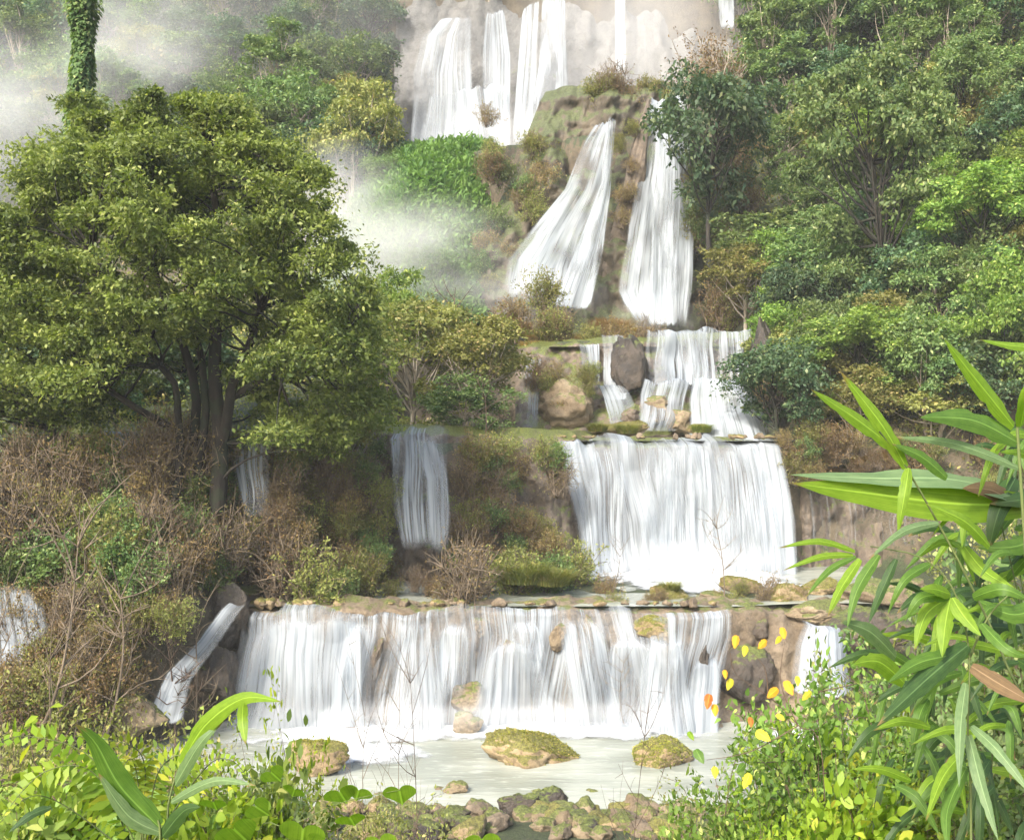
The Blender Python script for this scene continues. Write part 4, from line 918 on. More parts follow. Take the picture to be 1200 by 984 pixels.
wall_shrubs(16, 625, 705, 430, 505, lambda x, y: 41.0, ['brown', 'olive', 'brown'], 0.25, 0.45, 'shrubs on the rust mound', lambda x, y: 'growing on the rust mound of the third tier', skip=lambda x, y: x > 690 and y > 440)
wall_shrubs(10, 610, 760, 385, 410, lambda x, y: 44.8, ['brown', 'olive', 'twiggy'], 0.5, 0.8, 'shrubs at the foot of the main falls', lambda x, y: 'at the foot of the main falls above the third tier')
for (k, i, px, py, Y, s, lab) in [('twiggy', 0, 548, 712, 29.7, 0.9, 'dark upright stick bush standing on the cascade lip'), ('brown', 1, 520, 700, 30.2, 0.36, 'small dark bush left of the stick bush on the lip'),
        ('olive', 0, 606, 694, 31.5, 0.8, 'rounded green bush on the terrace behind the lip'), ('green', 0, 645, 692, 31.8, 0.85, 'fresh green bush right of the rounded one'), ('olive', 1, 676, 684, 33, 0.8, 'yellowish bush at the left foot of the curtain'), ('brown', 2, 712, 698, 31.5, 0.38, 'rust brown bush in front of the curtain foam'),
        ('olive', 2, 640, 640, 34.5, 0.6, 'olive bush on the rocks left of the curtain'), ('brown', 0, 905, 700, 30.5, 0.4, 'brown bush on rocks at the right of the terrace pool'), ('olive', 1, 868, 694, 30.8, 0.3, 'small olive bush on the stone under the bare sapling'), ('green', 1, 600, 690, 31.8, 0.5, 'low deep green bush at the left of the rounded one'),
        ('olive', 2, 640, 362, 48, 1.0, 'pale sparse bush in front of the fan fall'), ('brown', 1, 600, 395, 45, 0.9, 'tan bush above the olive trees left of the falls'), ('olive', 0, 505, 400, 43, 1.0, 'olive bush under the bare stem in the mist'), ('brown', 2, 890, 470, 41, 0.7, 'brown bush right of the third tier apron')]:
    c0 = P(px, py, Y); place(SH[k][i], c0 - [0, 0, 0.15], s, label=lab)
# hanging grass cushions on the curtain lip and moss islands
cush = make_tuft('t', 'grass', 0.5, 0.7, 900, 0.02)
for (px, py, Y, s, lab) in [(700, 503, 38.4, 0.8, 'green grass cushion at left on the lip of the curtain'), (735, 505, 38.6, 0.9, 'grass cushion in the middle of the curtain lip'), (822, 504, 38.6, 0.8, 'grass cushion at right on the curtain lip'), (612, 676, 31.0, 1.5, 'bright mossy grass cushion on the terrace left of the curtain foam'), (648, 680, 30.8, 1.2, 'mossy grass cushion beside the brightest one'), (785, 690, 30.9, 0.7, 'grass on the flat mossy stone below the curtain')]:
    place(cush, P(px, py, Y), s, label=lab)

# --- bare saplings and stems standing out against water or mist
reseed(54)
SAP = [(848, 706, 30.0, 2.3, 'twig', 'bare forked sapling standing before the white curtain', 0.022), (735, 770, 27.6, 1.8, 'twig', 'thin bare twig over the cascade right of centre', 0.012), (715, 690, 31.0, 1.5, 'twig', 'slender bare stems by the rust bush', 0.012),
       (528, 372, 46, 3.6, 'dtwig', 'dead bare stem sticking up into the mist', 0.05), (228, 790, 27.0, 3.6, 'twig', 'pale thin sapling crossing the dark undercut', 0.03), (205, 830, 26.0, 2.6, 'dtwig', 'dark forked sapling beside the chute', 0.045),
       (45, 845, 24.0, 4.6, 'twig', 'leaning pale sapling at the far left', 0.05), (120, 800, 25.0, 4.0, 'twig', 'brown leaning sapling left of the undercut', 0.045), (490, 940, 14.0, 1.9, 'dtwig', 'fine bare twigs rising before the cascade foot', 0.009), (465, 950, 13.0, 1.7, 'twig', 'leaning bare twigs left of the finest ones', 0.008),
       (440, 950, 13.5, 1.5, 'twig', 'bare twigs over the white foam at left', 0.008), (735, 950, 14.0, 1.35, 'dtwig', 'straight thin twig between the two mossy boulders', 0.008), (20, 900, 17, 2.6, 'twig', 'dry tangle of stems at the lower left edge', 0.02), (80, 900, 18, 2.8, 'twig', 'dry branching stems right of the edge tangle', 0.02),
       (330, 700, 28.5, 2.6, 'twig', 'slanting bare stem over the left of the cascade lip', 0.02), (560, 540, 36, 2.8, 'dtwig', 'dark stem hanging on the bank left of the curtain', 0.03), (1010, 740, 27, 1.6, 'twig', 'bare stems over the dark pointed rock', 0.015)]
for (px, py, Y, h, m, lab, sr) in SAP:
    o = make_sapling(lab, h, m, 12, sr); c0 = P(px, py, Y); z = G(c0[0], Y)
    o.location = (float(c0[0]), Y, float(min(c0[2], z + 0.6) if Y > 20 else z))
    if Y < 20: o.scale = (1, 1, float(1 + max(c0[2] - z, 0) / h))

# --- undergrowth over the banks and slopes (uncountable)
reseed(55)
N = 240000
yy = 4 + 110 * rng.random(N) ** 1.3; xx = rng.uniform(-0.58, 0.58, N) * (yy + 8)
xRr = I(yy, [0, 20, 28, 36, 38, 42, 50, 60, 85, 95], [6, 8, 10.4, 13.0, 12, 10.6, 11, 10.8, 17.5, 19]); xLl = I(yy, [0, 20, 24, 28, 31, 33, 36, 42, 50, 60, 68, 85, 95], [-8, -9.5, -9, -7.3, -7, -5, -2.5, -1, -2.5, -1, -5, -8.2, -9])
ok = (xx < xLl - 0.4) | (xx > xRr + 0.4) | (yy < 16)
xx, yy = xx[ok], yy[ok]; N = len(xx); zz = ground_h(xx, yy); s = np.clip(yy * 0.0042, 0.05, 0.4)
C = np.stack([xx, yy, zz + rng.random(N) * s * 4], 1)
o = link('undergrowth', leaves('undergrowth', C, rng.normal(size=(N, 3)) + [0, 0, 0.4], nrm(rng.normal(size=(N, 3)) * 0.6 + [0, 0, 1]), s * rng.uniform(.6, 1.5, N), s * 0.5 * rng.uniform(.6, 1.5, N), M['olive']))
tag(o, 'low mixed undergrowth covering banks and slopes', 'undergrowth', kind='stuff')

# ------------------------------------------------------------------ foreground plants
def blade_mat(name, c1, c2, trans=0.4, rough=0.35):
    s = NT(name); uv = s.n('UVMap'); sep = s.n('SeparateXYZ'); s.l(uv.outputs[0], sep.inputs[0])
    u = sep.outputs['X']; ln = s.noise(uv.outputs[0], 1.0, 2, 0.5, sx=(38, 0.6, 1)); bl = s.noise(uv.outputs[0], 3.0, 4, 0.6)
    f = s.math('ADD', s.math('MULTIPLY', ln, 0.6), s.math('MULTIPLY', bl, 0.5))
    col = s.mix(s.ramp(f, 0.3, 0.8), c1, c2)
    mid = s.math('ABSOLUTE', s.math('SUBTRACT', u, 0.5)); col = s.mix(s.ramp(mid, 0.015, 0.04, 0.6, 0), col, tuple(min(1, k * 1.7 + 0.03) for k in c2))
    sp = s.noise(uv.outputs[0], 9.0, 4, 0.7); col = s.mix(s.ramp(sp, 0.66, 0.74, 0, 0.6), col, (0.28, 0.2, 0.08))
    tp = s.n('Attribute'); tp.attribute_name = 'tip'; tf = s.math('ADD', tp.outputs['Fac'], s.math('MULTIPLY', s.math('SUBTRACT', bl, 0.5), 0.25)); col = s.mix(s.ramp(tf, 0.90, 0.97, 0, 0.85), col, (0.22, 0.14, 0.05))
    b = s.n('BsdfPrincipled'); s.l(col, b.inputs['Base Color']); b.inputs['Roughness'].default_value = rough + 0.1; b.inputs['Specular IOR Level'].default_value = 0.35
    bp = s.n('Bump'); bp.inputs['Strength'].default_value = 0.35; bp.inputs['Distance'].default_value = 0.004; s.l(ln, bp.inputs['Height']); s.l(bp.outputs[0], b.inputs['Normal'])
    tr = s.n('BsdfTranslucent'); tc = s.n('Mix'); tc.data_type = 'RGBA'; tc.blend_type = 'MULTIPLY'; tc.inputs[0].default_value = 1; s.l(col, tc.inputs[6]); tc.inputs[7].default_value = (1.3, 1.5, 0.5, 1); s.l(tc.outputs[2], tr.inputs[0])
    mx = s.n('MixShader'); mx.inputs[0].default_value = trans; s.l(b.outputs[0], mx.inputs[1]); s.l(tr.outputs[0], mx.inputs[2]); s.l(mx.outputs[0], s.out.inputs[0]); return s.m
BM = {'y': blade_mat('sunlit yellow green blade', (0.13, 0.23, 0.015), (0.25, 0.37, 0.035), 0.5), 'g': blade_mat('green blade', (0.055, 0.12, 0.015), (0.12, 0.21, 0.03), 0.4),
      'd': blade_mat('deep green blade', (0.018, 0.045, 0.010), (0.05, 0.095, 0.02), 0.25, 0.35), 'p': blade_mat('pale grey green blade', (0.08, 0.14, 0.05), (0.17, 0.24, 0.10), 0.3), 'b': blade_mat('dry tan blade', (0.08, 0.05, 0.022), (0.16, 0.10, 0.045), 0.2, 0.6)}  # the pale grey green also serves as painted glare on some blades
WSC = 0.74
def blade(pts, wpx, mat, parent, base, up=None, fold=0.22, wav=0.04, name='leaf', base_w=0.25):
    """pts [(px,py,Y)...] from stalk to tip; wpx widest width in photo pixels"""
    n = 18; m = 7
    C, ln = poly_resample(smooth3([P(*q) for q in pts]), n); Y = C[:, 1].mean(); w0 = wpx * WSC / FPX * Y
    t = np.linspace(0, 1, n); prof = np.sin(np.pi * np.clip(t * 0.93 + 0.07, 0, 1) ** 0.75) ** 0.8; prof = np.maximum(prof, base_w * (1 - t * 8)); prof[-1] = 0.01
    nick = 1 - 0.22 * np.clip(vnoise(np.stack(np.broadcast_arrays(t[:, None] * 14, np.sign(np.linspace(-1, 1, m))[None] * 3.3, rng.random() * 50), -1)) - 0.15, 0, 1) * 2 * (np.abs(np.linspace(-1, 1, m)) > 0.8)[None]
    tan = nrm(np.gradient(C, axis=0)); view = np.array([0.0, -1, 0.35]) if up is None else np.array(up, float)
    s = nrm(np.cross(tan, view)); nn = np.cross(s, tan)
    k = np.linspace(-1, 1, m); V = C[:, None] + s[:, None] * (prof[:, None] * w0 * 0.5 * k[None] * nick)[..., None]
    V = V + nn[:, None] * ((np.abs(k)[None] * fold + wav * np.sin(t * 19 + 1)[:, None] * k[None]) * prof[:, None] * w0 * 0.5 * -1)[..., None]
    uv = np.stack(np.broadcast_arrays((k[None] + 1) / 2, t[:, None] * ln / max(w0, 1e-3) * 0.5 + rng.random() * 9), -1)
    me = mesh_np(name, V.reshape(-1, 3) - base, grid_faces(n, m), BM[mat], smooth=True, uv=uv.reshape(-1, 2), attrs={'tip': np.broadcast_to(t[:, None] + 0 * k[None] + rng.uniform(-0.12, 0.04), (n, m)).ravel()}); return link(name, me, parent)
def smooth3(pts):
    pts = np.asarray(pts, float)
    if len(pts) < 3: return pts
    out = []
    for i in range(len(pts) - 1):
        p0 = pts[max(i - 1, 0)]; p1 = pts[i]; p2 = pts[i + 1]; p3 = pts[min(i + 2, len(pts) - 1)]
        for t in np.linspace(0, 1, 7)[:-1]: out.append(0.5 * (2 * p1 + (p2 - p0) * t + (2 * p0 - 5 * p1 + 4 * p2 - p3) * t * t + (3 * p1 - p0 - 3 * p2 + p3) * t ** 3))
    out.append(pts[-1]); return np.array(out)
def plant_root(name, px, Y, label, cat):
    o = bpy.data.objects.new(name, None); COL.objects.link(o); b = onground(px, Y); o.location = b; tag(o, label, cat); return o, np.array(b)
def stem(pts, r0, r1, parent, base, mat='dtwig', name='stem', ground=True):
    w3 = [P(*q) for q in pts]
    if ground: g0 = w3[0].copy(); g0[2] = G(g0[0], g0[1]) - 0.1; w3 = [g0] + w3
    C, _ = poly_resample(smooth3(w3), 40); V, F = tubes([(C - base, np.linspace(r0, r1, 40))], 7); return link(name, mesh_np(name, V, F, M[mat], smooth=True), parent)
M['green_stem'] = bark_mat('green cane', (0.05, 0.07, 0.02), (0.12, 0.15, 0.04))
reseed(61)
# right: tall cane with big blades
A, ab = plant_root('bamboo_plant', 1230, 3.6, 'tall cane with long bright blades leaning in from the right edge', 'bamboo')
stem([(1215, 900, 3.6), (1180, 780, 3.6), (1140, 690, 3.55), (1095, 605, 3.5), (1060, 545, 3.45), (1030, 505, 3.4)], 0.007, 0.003, A, ab, 'green_stem')
stem([(1216, 900, 3.7), (1205, 700, 3.7), (1196, 560, 3.7), (1192, 500, 3.7)], 0.008, 0.005, A, ab, 'green_stem')
for q in [([(1052, 528, 3.45), (1005, 492, 3.35), (950, 456, 3.25)], 26, 'y'), ([(1062, 548, 3.45), (1035, 500, 3.4), (984, 434, 3.35)], 27, 'y'), ([(1188, 500, 3.7), (1150, 452, 3.6), (1106, 397, 3.5)], 33, 'y'), ([(1230, 408, 3.7), (1185, 405, 3.6), (1148, 398, 3.55)], 16, 'y'),
          ([(1192, 518, 3.7), (1140, 492, 3.6), (1078, 489, 3.45)], 40, 'g'), ([(1194, 548, 3.7), (1120, 520, 3.6), (1045, 512, 3.5)], 18, 'p'), ([(1196, 500, 3.7), (1205, 460, 3.6), (1215, 420, 3.6)], 26, 'y'),
          ([(1110, 560, 3.5), (1080, 535, 3.45), (1045, 520, 3.4)], 22, 'g'), ([(1160, 640, 3.6), (1130, 610, 3.5), (1085, 590, 3.45)], 24, 'y'), ([(1065, 548, 3.45), (1060, 580, 3.4), (1052, 625, 3.4)], 20, 'y')]:
    blade(q[0], q[1], q[2], A, ab)
Bq, bb = plant_root('ginger_plant', 1260, 4.1, 'broad leaved plant with one wide horizontal leaf at the right', 'broad leaf plant')
stem([(1250, 900, 4.1), (1240, 700, 4.1), (1215, 590, 4.1)], 0.012, 0.006, Bq, bb, 'green_stem')
blade([(1215, 588, 4.1), (1120, 562, 4.0), (1020, 560, 3.95), (926, 556, 3.85)], 62, 'p', Bq, bb, up=(0, -0.5, 1), fold=0.05, wav=0.06)  # pale colour stands in for the glare on the leaf's upper side
blade([(1212, 592, 4.08), (1120, 590, 3.98), (1020, 578, 3.93), (928, 566, 3.84)], 60, 'y', Bq, bb, up=(0, -1, 0.1), fold=0.05, wav=0.06)
for q in [([(1200, 600, 4.1), (1165, 575, 4.0), (1128, 572, 3.9)], 34, 'b'), ([(1190, 560, 4.1), (1170, 600, 4.0), (1158, 648, 4.0)], 34, 'd'), ([(1240, 580, 4.1), (1200, 585, 4.0), (1160, 590, 4.0)], 36, 'd'), ([(1240, 620, 4.1), (1190, 640, 4.0), (1140, 640, 4.0)], 34, 'g'), ([(1240, 700, 4.1), (1190, 720, 4.0), (1140, 700, 4.0)], 34, 'g'), ([(1130, 640, 4.1), (1155, 670, 4.0), (1190, 690, 3.9)], 26, 'y')]:
    blade(q[0], q[1], q[2], Bq, bb)
Cq, cb_ = plant_root('bamboo_plant', 1140, 3.3, 'drooping bamboo with fans of blades in front of the right pool', 'bamboo')
stem([(1138, 960, 3.3), (1134, 850, 3.3), (1136, 770, 3.3), (1122, 700, 3.3), (1085, 655, 3.3), (1020, 640, 3.3)], 0.006, 0.002, Cq, cb_, 'green_stem')
stem([(1136, 770, 3.32), (1160, 720, 3.3), (1190, 690, 3.3)], 0.004, 0.002, Cq, cb_, 'green_stem', ground=False)
for q in [([(1002, 646, 3.3), (960, 634, 3.25), (912, 642, 3.2)], 11, 'y'), ([(1000, 650, 3.3), (962, 652, 3.25), (918, 668, 3.2)], 11, 'y'), ([(1003, 652, 3.3), (972, 668, 3.25), (944, 700, 3.2)], 11, 'g'), ([(1008, 655, 3.3), (985, 690, 3.25), (970, 722, 3.2)], 17, 'y'), ([(1030, 650, 3.3), (1005, 690, 3.25), (993, 735, 3.2)], 19, 'g'), ([(1050, 655, 3.3), (1030, 700, 3.25), (1018, 730, 3.2)], 16, 'd'),
          ([(1100, 612, 3.4), (1060, 622, 3.3), (1018, 655, 3.2)], 14, 'p'), ([(1112, 700, 3.3), (1085, 720, 3.25), (1072, 762, 3.2)], 24, 'y'), ([(1114, 700, 3.3), (1108, 730, 3.25), (1104, 770, 3.2)], 28, 'y'), ([(1116, 700, 3.3), (1130, 722, 3.25), (1150, 745, 3.2)], 26, 'y'), ([(1112, 698, 3.3), (1080, 700, 3.2), (1060, 728, 3.2)], 22, 'g'), ([(1114, 696, 3.3), (1095, 690, 3.2), (1078, 690, 3.15)], 22, 'y'),  # first blade in this row: its white glare is put into the pale colour
          ([(1135, 755, 3.3), (1090, 792, 3.2), (1028, 850, 3.1)], 36, 'd'), ([(1135, 765, 3.3), (1080, 775, 3.2), (1040, 800, 3.1)], 26, 'g'), ([(1060, 800, 3.4), (1030, 775, 3.3), (1000, 778, 3.2)], 34, 'y'), ([(1050, 770, 3.4), (1020, 740, 3.3), (985, 728, 3.2)], 30, 'p'), ([(1138, 780, 3.3), (1170, 800, 3.25), (1215, 826, 3.2)], 30, 'b'),
          ([(1132, 800, 3.3), (1126, 850, 3.2), (1124, 922, 3.1)], 20, 'p'), ([(1135, 860, 3.3), (1150, 920, 3.2), (1170, 985, 3.1)], 22, 'p'), ([(1130, 880, 3.3), (1105, 910, 3.2), (1085, 962, 3.1)], 20, 'y'), ([(1138, 850, 3.3), (1170, 880, 3.2), (1212, 935, 3.1)], 20, 'p'), ([(1132, 900, 3.3), (1110, 950, 3.2), (1112, 1000, 3.1)], 22, 'g'), ([(1140, 700, 3.3), (1175, 690, 3.2), (1210, 705, 3.2)], 22, 'g'), ([(1150, 730, 3.3), (1180, 760, 3.2), (1205, 770, 3.2)], 22, 'g'), ([(1090, 660, 3.3), (1060, 680, 3.2), (1040, 720, 3.2)], 16, 'g')]:
    blade(q[0], q[1], q[2], Cq, cb_)
Dq, db = plant_root('bamboo_plant', 1230, 4.6, 'shaded bamboo clump filling the lower right corner', 'bamboo')
stem([(1225, 950, 4.6), (1215, 800, 4.6), (1190, 640, 4.6)], 0.007, 0.003, Dq, db, 'green_stem')
stem([(1160, 980, 4.7), (1165, 860, 4.7), (1185, 720, 4.7)], 0.006, 0.003, Dq, db, 'green_stem')
for k in range(86):
    x = rng.uniform(1040, 1215); y = rng.uniform(620, 965)
    if x < 1110 and y < 760: continue
    a = rng.normal() * 0.7 + (math.pi * 0.75 if rng.random() < 0.6 else math.pi * 0.3); l = rng.uniform(50, 110); Y = rng.uniform(4.3, 5.2)
    blade([(x, y, Y), (x + math.cos(a) * l * .5, y + math.sin(a) * l * .4 - 8, Y - .08), (x + math.cos(a) * l, y + math.sin(a) * l, Y - .12)], rng.uniform(10, 20), 'gddgydd'[rng.integers(7)], Dq, db)

Eq, e2 = plant_root('bamboo_plant', 1225, 4.2, 'dense bamboo behind the cane filling the right edge', 'bamboo')
stem([(1220, 950, 4.2), (1205, 760, 4.2), (1170, 600, 4.2), (1150, 520, 4.2)], 0.006, 0.002, Eq, e2, 'green_stem')
stem([(1235, 950, 4.3), (1225, 700, 4.3), (1205, 520, 4.3)], 0.006, 0.002, Eq, e2, 'green_stem')
for k in range(88):
    y = rng.uniform(500, 860); x = rng.uniform(max(1085, 1180 - (y - 500) * 0.5), 1225)
    a = (math.pi * 0.8 if rng.random() < 0.65 else math.pi * 0.25) + rng.normal() * 0.5; l = rng.uniform(40, 95); Y = rng.uniform(3.9, 4.6)
    blade([(x, y, Y), (x + math.cos(a) * l * .5, y + math.sin(a) * l * .35 - 9, Y - .06), (x + math.cos(a) * l, y + math.sin(a) * l * .9, Y - .1)], rng.uniform(9, 17), 'gydgyggd'[rng.integers(8)], Eq, e2)
# right bottom leafy shrubs
reseed(62)
FG = [make_shrub('t', 'bright', 1.5, 0.62, 60, 300, 0.042, 'dtwig', twigs=5, sr=0.005, aspect=0.5, leafstart=0.45, fine=True), make_shrub('t', 'mid', 1.5, 0.62, 60, 300, 0.038, 'dtwig', twigs=5, sr=0.005, aspect=0.5, leafstart=0.4, fine=True), make_shrub('t', 'fern', 1.4, 0.55, 46, 220, 0.04, 'dtwig', twigs=5, sr=0.004, leafstart=0.5, fine=True), make_shrub('t', 'olive', 1.4, 0.6, 60, 170, 0.034, 'twig', twigs=6, sr=0.004, leafstart=0.3)]
FG += [make_shrub('t', 'fern', 1.4, 0.55, 30, 110, 0.085, 'dtwig', twigs=4, sr=0.005, aspect=0.6, leafstart=0.45, fine=True), make_shrub('t', 'bright', 1.4, 0.55, 34, 130, 0.075, 'dtwig', twigs=4, sr=0.005, aspect=0.6, leafstart=0.4, fine=True)]
def fgshrub(i, px, ptop, Y, s, lab):
    x, y, z = onground(px, Y); zt = EYE + (492 - ptop) / FPX * Y; hh = [1.5, 1.5, 1.4, 1.4, 1.4, 1.4][i] * 0.97
    place(FG[i], (x, y, z), (s, s, max(zt - z, 0.3) / hh), label=lab)
for q in [(0, 985, 790, 6.2, 1.0, 'bright small leaved shrub at the lower right before the rounded fall'), (1, 1060, 800, 6.6, 1.1, 'darker small leaved shrub right of the bright one'), (0, 880, 868, 5.6, 0.8, 'low bright shrub at the bottom right of centre'), (1, 1120, 850, 6.0, 1.1, 'dark green shrub under the drooping bamboo'), (2, 930, 905, 5.2, 0.7, 'yellow green herb at the bottom edge right of centre'), (2, 1040, 890, 5.0, 0.7, 'yellow green herb below the drooping blades'),
          (1, 1190, 770, 6.8, 1.2, 'shaded green shrub at the right edge'), (3, 820, 925, 7.0, 0.8, 'dry olive weed at the bottom beside the stones'), (0, 1110, 930, 4.8, 0.7, 'bright sprig at the bottom right corner'), (1, 940, 850, 6.8, 0.9, 'mid green shrub between the orange leaves and the bright shrub'), (3, 1010, 770, 8.0, 1.2, 'olive shrub rising behind the bright right shrub'), (1, 1130, 700, 8.5, 1.3, 'tall green shrub behind the cane blades'), (0, 1190, 640, 9.0, 1.3, 'tall bright shrub at the right edge behind the broad leaf'),
          (3, -10, 830, 11, 1.6, 'tall dry weeds at the left edge behind the ferns'), (3, 120, 835, 12, 1.6, 'tall dry weeds before the rounded tan rock'), (3, 215, 855, 11, 1.3, 'straw weeds before the foot of the chute'),
          (3, 60, 850, 9.5, 1.5, 'dry olive weeds behind the left ferns'), (3, 170, 868, 9.0, 1.3, 'dry weeds behind the arching left leaf'), (0, 60, 905, 5.6, 0.9, 'bright leafy shrub at the lower left corner'), (1, 150, 925, 5.4, 0.8, 'dark green herb under the left ferns'), (0, 245, 880, 5.8, 0.75, 'bright leafy shrub round the arching left leaf'), (2, 320, 850, 6.2, 0.55, 'yellow green sprig reaching up before the foam'), (1, 300, 930, 5.4, 0.8, 'green herb at the bottom left of centre'), (3, 400, 935, 7.5, 0.9, 'dry brown weeds left of the stones'), (2, 205, 930, 5.0, 0.6, 'yellow green herb at the bottom left'), (4, 90, 885, 5.2, 0.8, 'big leaved yellow green herb among the left ferns'), (5, 180, 905, 5.0, 0.8, 'big leaved green herb below the arching left blade'), (5, 20, 925, 4.8, 0.8, 'big leaved green herb in the lower left corner'), (5, 310, 885, 5.6, 0.6, 'big leaved green herb before the foam at left'), (4, 255, 925, 4.8, 0.6, 'low yellow green herb at the bottom left edge'), (4, 1010, 905, 4.8, 0.6, 'big leaved yellow green herb at the bottom right'),
          (3, 480, 945, 8.0, 0.8, 'straw coloured weeds beside the stone heap')]:
    fgshrub(*q)

# ferns, left corner
reseed(63)
def frond(pts, wpx, mat, parent, base):
    C, ln = poly_resample(smooth3([P(*q) for q in pts]), 26); Y = C[:, 1].mean(); w0 = wpx / FPX * Y; tan = nrm(np.gradient(C, axis=0)); s = nrm(np.cross(tan, [0.1, -1, 0.6])); nn = np.cross(s, tan)
    t = np.linspace(0, 1, 26); prof = np.sin(np.pi * (0.12 + 0.86 * t) ** 0.8)
    cc, dd, n2, LL, WW = [], [], [], [], []
    for i in range(2, 26):
        for sg in (-1, 1):
            cc.append(C[i]); dd.append(sg * s[i] + tan[i] * 0.45 - np.array([0, 0, 0.25])); n2.append(nn[i] + rng.normal(size=3) * 0.4); LL.append(prof[i] * w0 * 0.4 * rng.uniform(.6, 1.3)); WW.append(ln / 26 * rng.uniform(0.7, 1.2))
    me = leaves('leaflets', np.array(cc) - base, np.array(dd), nrm(np.array(n2)), np.array(LL), np.array(WW), M[mat], 0.05)
    V, F = tubes([(C - base, np.linspace(0.004, 0.0015, 26))], 4)
    o = link('frond', mesh_np('frond', V, F, M['green_stem']), parent); link('leaflets', me, o)
E, eb = plant_root('fern', 150, 4.6, 'yellow green fern with drooping fronds at the lower left', 'fern')
for q in [([(150, 985, 4.6), (110, 890, 4.5), (30, 862, 4.4), (-20, 880, 4.3)], 60), ([(160, 990, 4.6), (110, 905, 4.5), (50, 905, 4.4), (0, 960, 4.3)], 66), ([(165, 985, 4.6), (170, 900, 4.5), (150, 872, 4.4), (90, 862, 4.3)], 50), ([(170, 985, 4.6), (185, 905, 4.5), (215, 885, 4.4), (212, 930, 4.3)], 54), ([(168, 985, 4.6), (160, 905, 4.5), (150, 890, 4.4), (130, 930, 4.3)], 50), ([(180, 985, 4.6), (240, 900, 4.5), (270, 890, 4.4), (290, 910, 4.3)], 46), ([(140, 990, 4.6), (70, 940, 4.5), (30, 935, 4.4), (-10, 975, 4.3)], 56)]:
    frond(q[0], q[1], 'fern', E, eb)
Fq, fb = plant_root('ginger_plant', 200, 4.3, 'plant with one bright arching blade at the lower left', 'broad leaf plant')
stem([(196, 985, 4.3), (200, 930, 4.3), (212, 895, 4.3)], 0.006, 0.004, Fq, fb, 'green_stem')
for q in [([(212, 895, 4.3), (240, 850, 4.2), (285, 818, 4.1), (330, 822, 4.0)], 30, 'y'), ([(285, 822, 4.1), (284, 845, 4.1), (288, 872, 4.05)], 18, 'y'), ([(205, 920, 4.3), (235, 870, 4.2), (262, 845, 4.2)], 22, 'p'), ([(200, 940, 4.3), (250, 915, 4.2), (300, 920, 4.1)], 16, 'p')]:
    blade(q[0], q[1], q[2], Fq, fb)
Gq, gb = plant_root('ginger_plant', 175, 4.0, 'plant with a wide dark drooping blade left of the arching one', 'broad leaf plant')
stem([(188, 1000, 4.0), (185, 960, 4.0)], 0.006, 0.004, Gq, gb, 'green_stem')
for q in [([(186, 968, 4.0), (140, 920, 3.95), (112, 870, 3.9), (88, 848, 3.85)], 44, 'g'), ([(188, 975, 4.0), (150, 955, 3.95), (115, 905, 3.9)], 26, 'p'), ([(60, 945, 4.0), (35, 955, 3.95), (10, 975, 3.9)], 14, 'd'), ([(190, 980, 4.0), (215, 950, 3.95), (235, 945, 3.9)], 26, 'd')]:
    blade(q[0], q[1], q[2], Gq, gb)
# heart shaped leaves
def heart(px, py, Y, rpx, mat, parent, base, rot=0.0, tilt=0.5):
    k = rpx / FPX * Y; t = np.linspace(0, 2 * np.pi, 30, endpoint=False)
    hx = 16 * np.sin(t) ** 3 / 16; hz = (13 * np.cos(t) - 5 * np.cos(2 * t) - 2 * np.cos(3 * t) - np.cos(4 * t)) / 16
    rings = [np.stack([hx * r, -0.18 * (hx * r) ** 2 + 0.1 * np.abs(hx * r), (hz - 0.3) * r], 1) for r in (0.02, 0.35, 0.7, 1.0)]
    V = np.concatenate(rings); 
    F = np.concatenate([np.stack([np.arange(30) + 30 * j, (np.arange(30) + 1) % 30 + 30 * j, (np.arange(30) + 1) % 30 + 30 * (j + 1), np.arange(30) + 30 * (j + 1)], 1) for j in range(3)])
    uv = np.stack([V[:, 0] * 0.5 + 0.5, V[:, 2] * 0.5 + 3], 1)
    c_, s_ = math.cos(tilt), math.sin(tilt); V = np.stack([V[:, 0], V[:, 1] * c_ - V[:, 2] * s_, V[:, 1] * s_ + V[:, 2] * c_], 1)
    c_, s_ = math.cos(rot), math.sin(rot); V = np.stack([V[:, 0] * c_ - V[:, 2] * s_, V[:, 1], V[:, 0] * s_ + V[:, 2] * c_], 1)
    return link('leaf', mesh_np('leaf', V * k + P(px, py, Y) - base, F, BM[mat], smooth=True, uv=uv), parent)
Hq, hb_ = plant_root('vine', 400, 4.6, 'climbing vine with bright heart shaped leaves at the bottom left of centre', 'vine')
stem([(300, 990, 4.6), (340, 968, 4.5), (400, 940, 4.5), (470, 925, 4.5)], 0.003, 0.0015, Hq, hb_, 'green_stem')
for q in [(398, 928, 4.5, 20, .3), (420, 926, 4.5, 18, -.3), (468, 926, 4.5, 20, .1), (275, 972, 4.5, 26, .5), (355, 972, 4.5, 28, -.2), (410, 958, 4.5, 18, .2), (318, 905, 4.6, 15, .6), (250, 940, 4.6, 16, 0), (345, 925, 4.6, 14, -.4), (445, 985, 4.4, 20, .2), (565, 984, 4.4, 22, 0.1), (300, 945, 4.6, 16, .8), (380, 985, 4.4, 20, -.5)]:
    heart(q[0], q[1], q[2], q[3], 'y', Hq, hb_, q[4], rng.uniform(0.2, 0.9))
